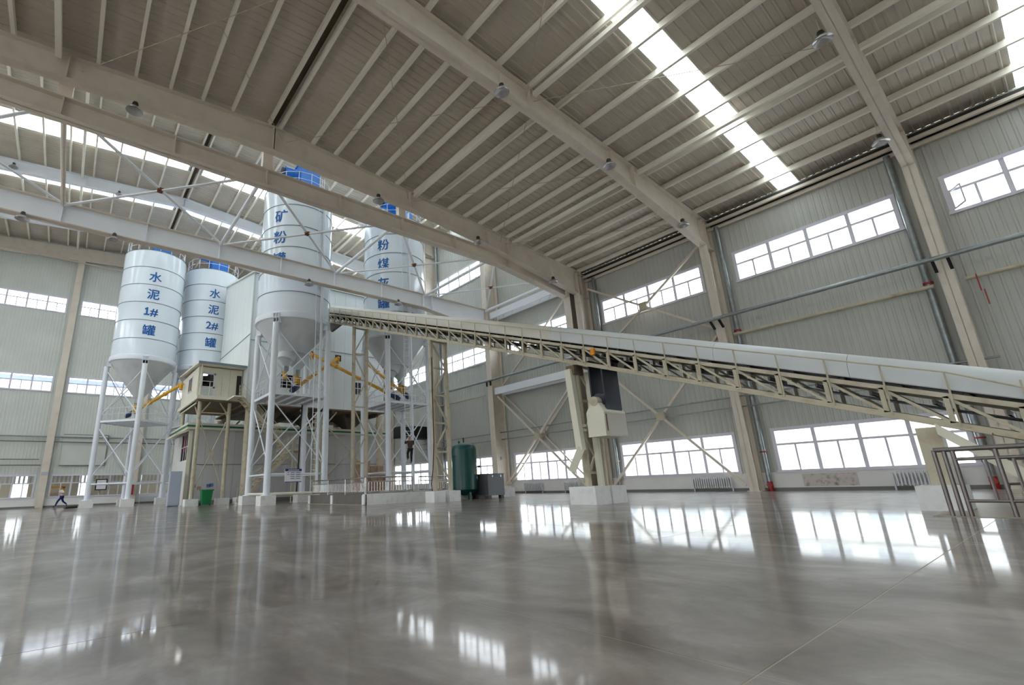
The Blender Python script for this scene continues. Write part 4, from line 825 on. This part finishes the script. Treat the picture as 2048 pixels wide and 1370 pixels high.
for y in (-20.05, -19.4): MB().box(20.285, 20.3, y, y+0.08, 1.18, 1.28).build('lock', 'alu', CP)
MB().tube((21.2, -18.97, 0.85), (21.2, -18.8, 0.88), 0.03).build('outlet_pipe', 'galv', CP)
# ================================================================== right-hand foreground railing
FR = thing('pit_railing', 'dark tubular railing round the conveyor foot at the right edge', 'railing', (1.65, -13, 0))
for x in (1.66, 1.53, 1.42): MB().tube((x, -13.0, 0), (x, -13.0, 1.18), 0.035, 10).build('end_post', 'darkrail', FR, True)
for z, rr in ((1.18, 0.045), (1.0, 0.03), (0.27, 0.03)): MB().tube((1.66 if z > 1.1 else 1.45, -13.0, z), (-3.2, -13.0, z), rr, 10).build('rail', 'darkrail', FR, True)
for x in [1.05-0.33*k for k in range(13)]: MB().tube((x, -13.0, 0.27), (x, -13.0, 1.0), 0.022, 8).build('baluster', 'darkrail', FR, True)
for x in (0.9, -0.9, -2.6): MB().tube((x, -13.0, 0), (x, -13.0, 1.18), 0.035, 10).build('post', 'darkrail', FR, True)
for z in (1.0, 0.45): MB().tube((1.2, -17.2, z), (-3.2, -17.2, z), 0.03, 8).build('far_rail', 'darkrail', FR, True)
for x in (1.2, 0.3, -0.6, -1.5): MB().tube((x, -17.2, 0), (x, -17.2, 1.0), 0.03, 8).build('far_post', 'darkrail', FR, True)
FT = thing('conveyor_footing', 'white block with a short cream post under the conveyor foot', 'footing', (2.0, -15.0, 0))
MB().box(1.6, 2.3, -15.6, -14.5, 0, 0.5).build('block', 'plinth', FT); MB().box(1.72, 2.1, -15.45, -14.98, 0.5, 1.72).build('post', 'steel_old', FT)
tag(MB().box(-6, 1.9, -18, -12.85, 0.0, 0.01).build('concrete_pad', 'pad'), 'worn tan floor patch under the conveyor foot', 'floor pad')
# ================================================================== bay lamps
def lamp(x, y, z, label, zt):
    t = thing('bay_lamp', label, 'lamp', (x, y, z), 'hanging bay lamps')
    MB().lathe(x, y, [(0.02, z+0.13), (0.12, z+0.1), (0.27, z+0.005), (0.29, z), (0.295, z+0.012), (0.2, z+0.14), (0.09, z+0.22)], 24).build('reflector', 'alu', t, True)
    MB().lathe(x, y, [(0.1, z+0.2), (0.11, z+0.3), (0.09, z+0.38), (0.03, z+0.42)], 16).build('gear_housing', 'roller', t, True)
    MB().tube((x, y, z+0.4), (x, y, zt), 0.015, 6).build('hanger', 'steel', t)
for i, (y, z) in enumerate(((-0.26, 14.95), (-10.96, 14.95), (-17.8, 14.65), (-24.5, 13.7))): lamp(18.6, y, z, 'bay lamp under the roof beam over the silos, %s from its wall end' % ORD[3-i], z+0.9)
for i, (y, z) in enumerate(((-11.3, 15.1), (-18.2, 14.75), (-24.8, 13.85))): lamp(10.0, y, z, 'bay lamp under the long middle roof beam, %s from its wall end' % ORD[2-i], z+0.9)
for i, (y, z) in enumerate(((-18.2, 14.65), (-24.9, 13.75))): lamp(1.98, y, z, 'bay lamp under the top right roof beam, %s one' % ('upper', 'lower')[i], z+0.9)
for i, (y, z) in enumerate(((3.3, 13.85), (-0.4, 13.85), (-11.2, 13.85), (-18.2, 13.9))): lamp(28.0, y, z, 'bay lamp under the white tie girder, %s from the left' % ORD[i], z+0.5)
for i, (y, z) in enumerate(((6.5, 26.1), (-0.5, 26.2))): lamp(45.3, y, z, 'small far bay lamp under the high roof beam, %s' % ('left one', 'right one')[i], z+0.6)
# ================================================================== radiators
def radiator(axis, a, b, plane, label):
    t = thing('radiator', label, 'radiator', ((a+b)/2, plane, 0.1) if axis == 'x' else (plane, (a+b)/2, 0.1), 'column radiators under the windows')
    n = int((b-a)/0.115)
    for k in range(n):
        u = a+(k+0.5)*(b-a)/n
        (MB().box(u-0.024, u+0.024, plane+0.02, plane+0.16, 0.18, 0.75) if axis == 'x' else MB().box(plane-0.1, plane, u-0.03, u+0.03, 0.18, 0.75)).build('column', 'radiator', t)
    for z in (0.24, 0.7): (MB().box(a, b, plane+0.06, plane+0.11, z-0.025, z+0.025) if axis == 'x' else MB().box(plane-0.08, plane-0.02, a, b, z-0.03, z+0.03)).build('header', 'radiator', t)
    for u in (a+0.05, b-0.05): (MB().box(u-0.03, u+0.03, plane+0.02, plane+0.08, 0, 0.24) if axis == 'x' else MB().box(plane-0.08, plane-0.02, u-0.03, u+0.03, 0, 0.24)).build('leg', 'radiator', t)
RP = YW+0.12
radiator('x', 11.5, 13.6, RP, 'white radiator under the low window right of the belt tower'); radiator('x', 3.0, 5.15, RP, 'white radiator under the right window, left of the railing')
radiator('x', 20.9, 22.6, RP, 'white radiator close to the belt tower on its left side'); radiator('x', 24.6, 26.4, RP, 'white radiator under the window nearest the compressor'); radiator('y', -8.7, -6.6, XE-0.12, 'white radiator on the far end wall between the silo legs')
tag(MB().box(6.3, 8.4, YW+0.031, YW+0.036, 0.2, 0.78).build('plaster_patch', 'patch'), 'patch of peeling stained paint on the wall below the right window', 'paint patch')
# small fittings
ex = thing('fire_extinguisher', 'red fire extinguisher on the column behind silo one', 'extinguisher', (60.3, -6.0, 0.9)); MB().lathe(60.35, -5.8, [(0.05, 0.9), (0.16, 0.95), (0.16, 1.9), (0.1, 2.05), (0.05, 2.1)], 16).build('cylinder', 'red', ex, True); MB().tube((60.35, -5.8, 2.1), (60.3, -5.7, 2.2), 0.04).build('valve', 'black', ex)
nb = thing('framed_notice', 'dark framed notice on the far window seen between the legs of silo one', 'notice', (60.7, -2.9, 1.4)); MB().box(60.68, 60.92, -3.6, -2.6, 1.45, 2.55).build('frame', 'black', nb); MB().box(60.66, 60.68, -3.5, -2.7, 1.55, 2.45).build('sheet', 'sign', nb)
for i, (x, lb) in enumerate(((10.3, 'middle wall column'), (28.2, 'column beside the compressor'))): tag(MB().box(x-0.15, x+0.15, -27.96, -27.9, 2.6, 2.85).build('exit_sign', 'locker'), 'small pale blue safety sign on the %s' % lb, 'sign')
tag(MB().box(60.5, 60.55, 1.35, 1.85, 3.05, 3.3).build('exit_sign', 'locker'), 'small pale safety sign on the far column by the running man', 'sign')
st = thing('red_streamer', 'red cloth streamer hanging from the pipe at far right', 'streamer', (0.9, -28.2, 7.0)); MB().box(0.86, 0.9, -28.2, -28.15, 7.6, 8.3).build('upper_strip', 'red', st); MB().box(0.78, 0.82, -28.2, -28.15, 7.0, 7.62).build('lower_strip', 'red', st)
tag(MB().path([(33.3, -9.75, 0.65), (29.7, -9.95, 0.65), (29.3, -13.3, 0.62)], 0.09, 10).build('floor_pipe', 'cream', smooth=True), 'thick cream pipe laid across the blocks of the front silo', 'pipe')
tag(MB().path([(33.4, -13.2, 6.8), (33.35, -13.1, 4.0), (33.45, -13.1, 1.8), (33.3, -13.0, 0.7)], 0.05, 8).build('black_hose', 'black', smooth=True), 'black hose running down the back leg of the front silo', 'hose')
tag(MB().path([(20.15, -15.2, 7.6), (20.12, -15.15, 3.0), (20.2, -15.1, 1.6), (20.4, -15.12, 0.9), (20.3, -15.1, 0.55)], 0.025, 6).build('black_cable', 'black'), 'black cable hanging down the trestle left of the green tank', 'cable')
tag(MB().tube((48.4, -1.05, 0.13), (47.6, -0.3, 0.13), 0.12, 10).build('short_pipe', 'roller', smooth=True), 'short dark pipe end lying beside the left leg of silo one', 'pipe')
tag(MB().box(38.2, 40.0, -28.66, -25.2, 5.3, 6.4).build('black_cover', 'black'), 'black tarpaulin-covered duct by the wall behind the right silo', 'cover')
# ================================================================== people
def skin(name, verts, edges, radii, mt, parent, root=0):
    me = bpy.data.meshes.new(name); off = ROOT.get(parent.name, Vector()) if parent else Vector()
    me.from_pydata([Vector(v) for v in verts], edges, []); o = bpy.data.objects.new(name, me); COL.objects.link(o)
    if parent: o.parent = parent
    md = o.modifiers.new('skin', 'SKIN'); sv = me.skin_vertices[0].data if me.skin_vertices else None
    if sv is None: return o
    for i, r in enumerate(radii): sv[i].radius = (r, r) if not isinstance(r, tuple) else r
    sv[root].use_root = True
    s_ = o.modifiers.new('subdivision', 'SUBSURF'); s_.levels = 2; s_.render_levels = 2; me.materials.append(MT[mt])
    return o
def person(loc, rot, J, label, top, bottom, sleeves, hairm='hair'):
    """J: joint positions in body space (x forward, y left, z up)"""
    P = thing('person', label, 'person', loc); P.rotation_euler = (0, 0, math.radians(rot)); ROOT[P.name] = Vector()
    n = ['pelvis', 'waist', 'chest', 'neck', 'head', 'crown', 'shl', 'ell', 'wrl', 'hal', 'shr', 'elr', 'wrr', 'har', 'hil', 'knl', 'anl', 'tol', 'hir', 'knr', 'anr', 'tor']
    ix = {k: i for i, k in enumerate(n)}; V = [J[k] for k in n]
    E = [(a, b) for a, b in (('pelvis', 'waist'), ('waist', 'chest'), ('chest', 'neck'), ('neck', 'head'), ('head', 'crown'), ('chest', 'shl'), ('shl', 'ell'), ('ell', 'wrl'), ('wrl', 'hal'), ('chest', 'shr'), ('shr', 'elr'), ('elr', 'wrr'), ('wrr', 'har'), ('pelvis', 'hil'), ('hil', 'knl'), ('knl', 'anl'), ('anl', 'tol'), ('pelvis', 'hir'), ('hir', 'knr'), ('knr', 'anr'), ('anr', 'tor'))]
    rad = {'pelvis': (0.14, 0.1), 'waist': (0.13, 0.095), 'chest': (0.15, 0.11), 'neck': 0.055, 'head': 0.095, 'crown': 0.075, 'shl': 0.06, 'shr': 0.06, 'ell': 0.042, 'elr': 0.042, 'wrl': 0.03, 'wrr': 0.03, 'hal': 0.035, 'har': 0.035, 'hil': 0.085, 'hir': 0.085, 'knl': 0.06, 'knr': 0.06, 'anl': 0.042, 'anr': 0.042, 'tol': 0.038, 'tor': 0.038}
    thin = {'pelvis', 'waist', 'chest', 'hil', 'hir', 'knl', 'knr', 'shl', 'shr'} | ({'ell', 'elr'} if sleeves else set())
    b = skin('body', V, [(ix[a], ix[c]) for a, c in E], [(tuple(x*0.62 for x in rad[k]) if isinstance(rad[k], tuple) else rad[k]*0.62) if k in thin else rad[k] for k in n], 'skin', P)
    def cloth(nm, ks, es, grow, mt):
        ii = {k: i for i, k in enumerate(ks)}
        rr = [tuple(x*grow+0.012 for x in rad[k]) if isinstance(rad[k], tuple) else rad[k]*grow+0.018 for k in ks]
        return skin(nm, [J[k] for k in ks], [(ii[a], ii[c]) for a, c in es], rr, mt, P)
    arms = ['shl', 'ell', 'shr', 'elr']+(['wrl', 'wrr'] if sleeves else [])
    ae = [('chest', 'shl'), ('shl', 'ell'), ('chest', 'shr'), ('shr', 'elr')]+([('ell', 'wrl'), ('elr', 'wrr')] if sleeves else [])
    cloth('shirt', ['waist', 'pelvis', 'chest']+arms, [('waist', 'pelvis'), ('waist', 'chest')]+ae, 1.3, top)
    cloth('trousers', ['pelvis', 'hil', 'knl', 'anl', 'hir', 'knr', 'anr'], [('pelvis', 'hil'), ('hil', 'knl'), ('knl', 'anl'), ('pelvis', 'hir'), ('hir', 'knr'), ('knr', 'anr')], 1.12, bottom)
    for s_ in 'lr': skin('shoe', [J['an'+s_], J['to'+s_]], [(0, 1)], [0.05, 0.048], 'black', P)
    h = Vector(J['head']); c = Vector(J['crown'])
    skin('hair', [h+(c-h)*0.55+Vector((-0.035, 0, 0)), c+Vector((-0.01, 0, 0.02))], [(0, 1)], [0.09, 0.075], hairm, P)
    f = h+Vector((0.09, 0, 0.0)); MB().lathe(f.x, f.y, [(0.004, f.z+0.03), (0.018, f.z-0.02), (0.004, f.z-0.03)], 8).build('nose', 'skin', P)
    for sg in (-1, 1): MB().lathe(h.x+0.082, h.y+sg*0.035, [(0.003, h.z+0.045), (0.014, h.z+0.035), (0.003, h.z+0.025)], 8).build('eye', 'black', P); MB().lathe(h.x-0.005, h.y+sg*0.1, [(0.01, h.z+0.04), (0.022, h.z+0.01), (0.01, h.z-0.035)], 8).build('ear', 'skin', P)
    MB().box(h.x+0.078, h.x+0.092, h.y-0.025, h.y+0.025, h.z-0.058, h.z-0.05).build('mouth', 'hair', P)
    for s_ in 'lr':
        a = Vector(J['wr'+s_]); q = Vector(J['ha'+s_]); d = (q-a).normalized(); sd = d.cross(Vector((0, 1, 0.3))).normalized()
        for k, ln in enumerate((0.075, 0.085, 0.08, 0.062)): o_ = q+sd*(k-1.5)*0.019; skin('finger', [o_-d*0.02, o_+d*ln*0.5, o_+d*ln+Vector((0, 0, -0.012))], [(0, 1), (1, 2)], [0.01, 0.009, 0.008], 'skin', P)
        o_ = a+(q-a)*0.5+sd*0.03; skin('thumb', [o_, o_+sd*0.03+d*0.03, o_+sd*0.035+d*0.065], [(0, 1), (1, 2)], [0.011, 0.01, 0.009], 'skin', P)
    return P
run = dict(pelvis=(0, 0, 0.98), waist=(0.03, 0, 1.13), chest=(0.07, 0, 1.4), neck=(0.1, 0, 1.58), head=(0.13, 0, 1.7), crown=(0.13, 0, 1.82), shl=(0.08, 0.2, 1.48), ell=(-0.12, 0.28, 1.28), wrl=(0.08, 0.3, 1.2), hal=(0.16, 0.29, 1.21), shr=(0.08, -0.2, 1.48), elr=(0.3, -0.28, 1.36), wrr=(0.52, -0.24, 1.26), har=(0.6, -0.23, 1.24),
           hil=(0, 0.1, 0.93), knl=(0.26, 0.1, 0.55), anl=(0.4, 0.1, 0.1), tol=(0.56, 0.1, 0.05), hir=(0, -0.1, 0.93), knr=(-0.12, -0.1, 0.52), anr=(-0.45, -0.1, 0.24), tor=(-0.42, -0.1, 0.08))
person((57.5, -0.05, 0), 90, run, 'man in white shirt and navy trousers striding past the far windows', 'shirt', 'trousers', False)
climb = dict(pelvis=(0, 0, 0.98), waist=(0.0, 0, 1.13), chest=(0.04, 0, 1.4), neck=(0.06, 0, 1.57), head=(0.09, 0, 1.69), crown=(0.09, 0, 1.8), shl=(0.05, 0.2, 1.48), ell=(0.18, 0.3, 1.35), wrl=(0.32, 0.24, 1.55), hal=(0.37, 0.22, 1.62), shr=(0.05, -0.2, 1.48), elr=(0.18, -0.3, 1.3), wrr=(0.33, -0.24, 1.42), har=(0.37, -0.22, 1.49),
             hil=(0, 0.1, 0.93), knl=(0.22, 0.12, 0.7), anl=(0.18, 0.12, 0.3), tol=(0.32, 0.12, 0.27), hir=(0, -0.1, 0.93), knr=(0.08, -0.1, 0.5), anr=(0.1, -0.1, 0.07), tor=(0.25, -0.1, 0.03))
person((27.98, -19.0, 2.35), -15, climb, 'person in dark clothes climbing the ladder of the right silo', 'jacket', 'blackcloth', True)
# ================================================================== outside the windows
tag(MB().box(-60, 120, -120, 100, -0.6, -0.4).build('yard_ground', 'asphalt'), kind='structure')
def neighbour(name, label, axis, plane, a, b, h, floors, mt):
    c = ((a+b)/2, plane, -0.4) if axis == 'x' else (plane, (a+b)/2, -0.4); t = thing(name, label, 'building', c)
    def bx(u0, u1, v0, v1, d0, d1): return MB().box(u0, u1, plane-d1, plane-d0, v0, v1) if axis == 'x' else MB().box(plane+d0, plane+d1, u0, u1, v0, v1)
    bx(a, b, -0.4, h, 0, 8).build('walls', mt, t)
    bx(a-0.2, b+0.2, h, h+0.5, -0.15, 8.1).build('roof_edge', 'outblue', t)
    n = int((b-a)/3.4)
    for fl in range(floors):
        for k in range(n): u = a+1+k*3.4; z = 1.2+fl*3.6; o = bx(u, u+1.9, z, z+1.7, -0.02, 0.02).build('window', 'outglass', t); bx(u+0.92, u+0.98, z, z+1.7, -0.05, -0.02).build('window_bar', 'frame', o)
    return t
neighbour('neighbour_building', 'bright office building faintly visible through the low side windows', 'x', -48, -6, 44, 10.5, 3, 'outwall')
neighbour('neighbour_building', 'pale factory building seen through the end wall windows', 'y', 76, -30, 20, 15, 4, 'outwall')
ax_ = thing('annex_machine', 'yellow machine frame behind the far lower window by the running man', 'machine', (64, 0.3, 0)); MB().box(63.8, 64.2, 0.9, 1.1, -0.4, 2.4).box(63.8, 64.2, -0.2, 0.0, -0.4, 1.9).box(63.8, 64.2, -0.2, 1.1, 1.8, 2.0).build('frame', 'yellow', ax_); MB().box(63.9, 64.6, -0.1, 1.0, -0.4, 1.4).build('body', 'tan', ax_)
an = thing('annex_room', 'dim annex room seen through the far lower windows', 'room', (66, 0, -0.4))
MB().box(61.3, 69.2, -16, 12, 4.4, 4.6).build('roof', 'skirting', an); MB().box(61.3, 69.2, -16, 12, -0.4, -0.05).build('floor', 'tan', an)
for a, b in ((-16, -12.5), (-11.2, -7.5), (-6.2, -2.5), (-1.4, 3.0), (4.4, 12)): MB().box(69.1, 69.2, a, b, -0.4, 4.4).build('rear_wall', 'tan', an)
bl = thing('vertical_blind', 'row of pale vertical blind slats hanging behind the far lower windows', 'blind', (61.5, 0, 2.3))
for k in range(68): y = -14+k*0.34; MB().box(61.45, 61.47, y, y+0.16, 2.3, 3.2).build('slat', 'panel_end', bl)
MB().box(61.42, 61.5, -14.1, 9.3, 3.2, 3.28).build('head_rail', 'skirting', bl)
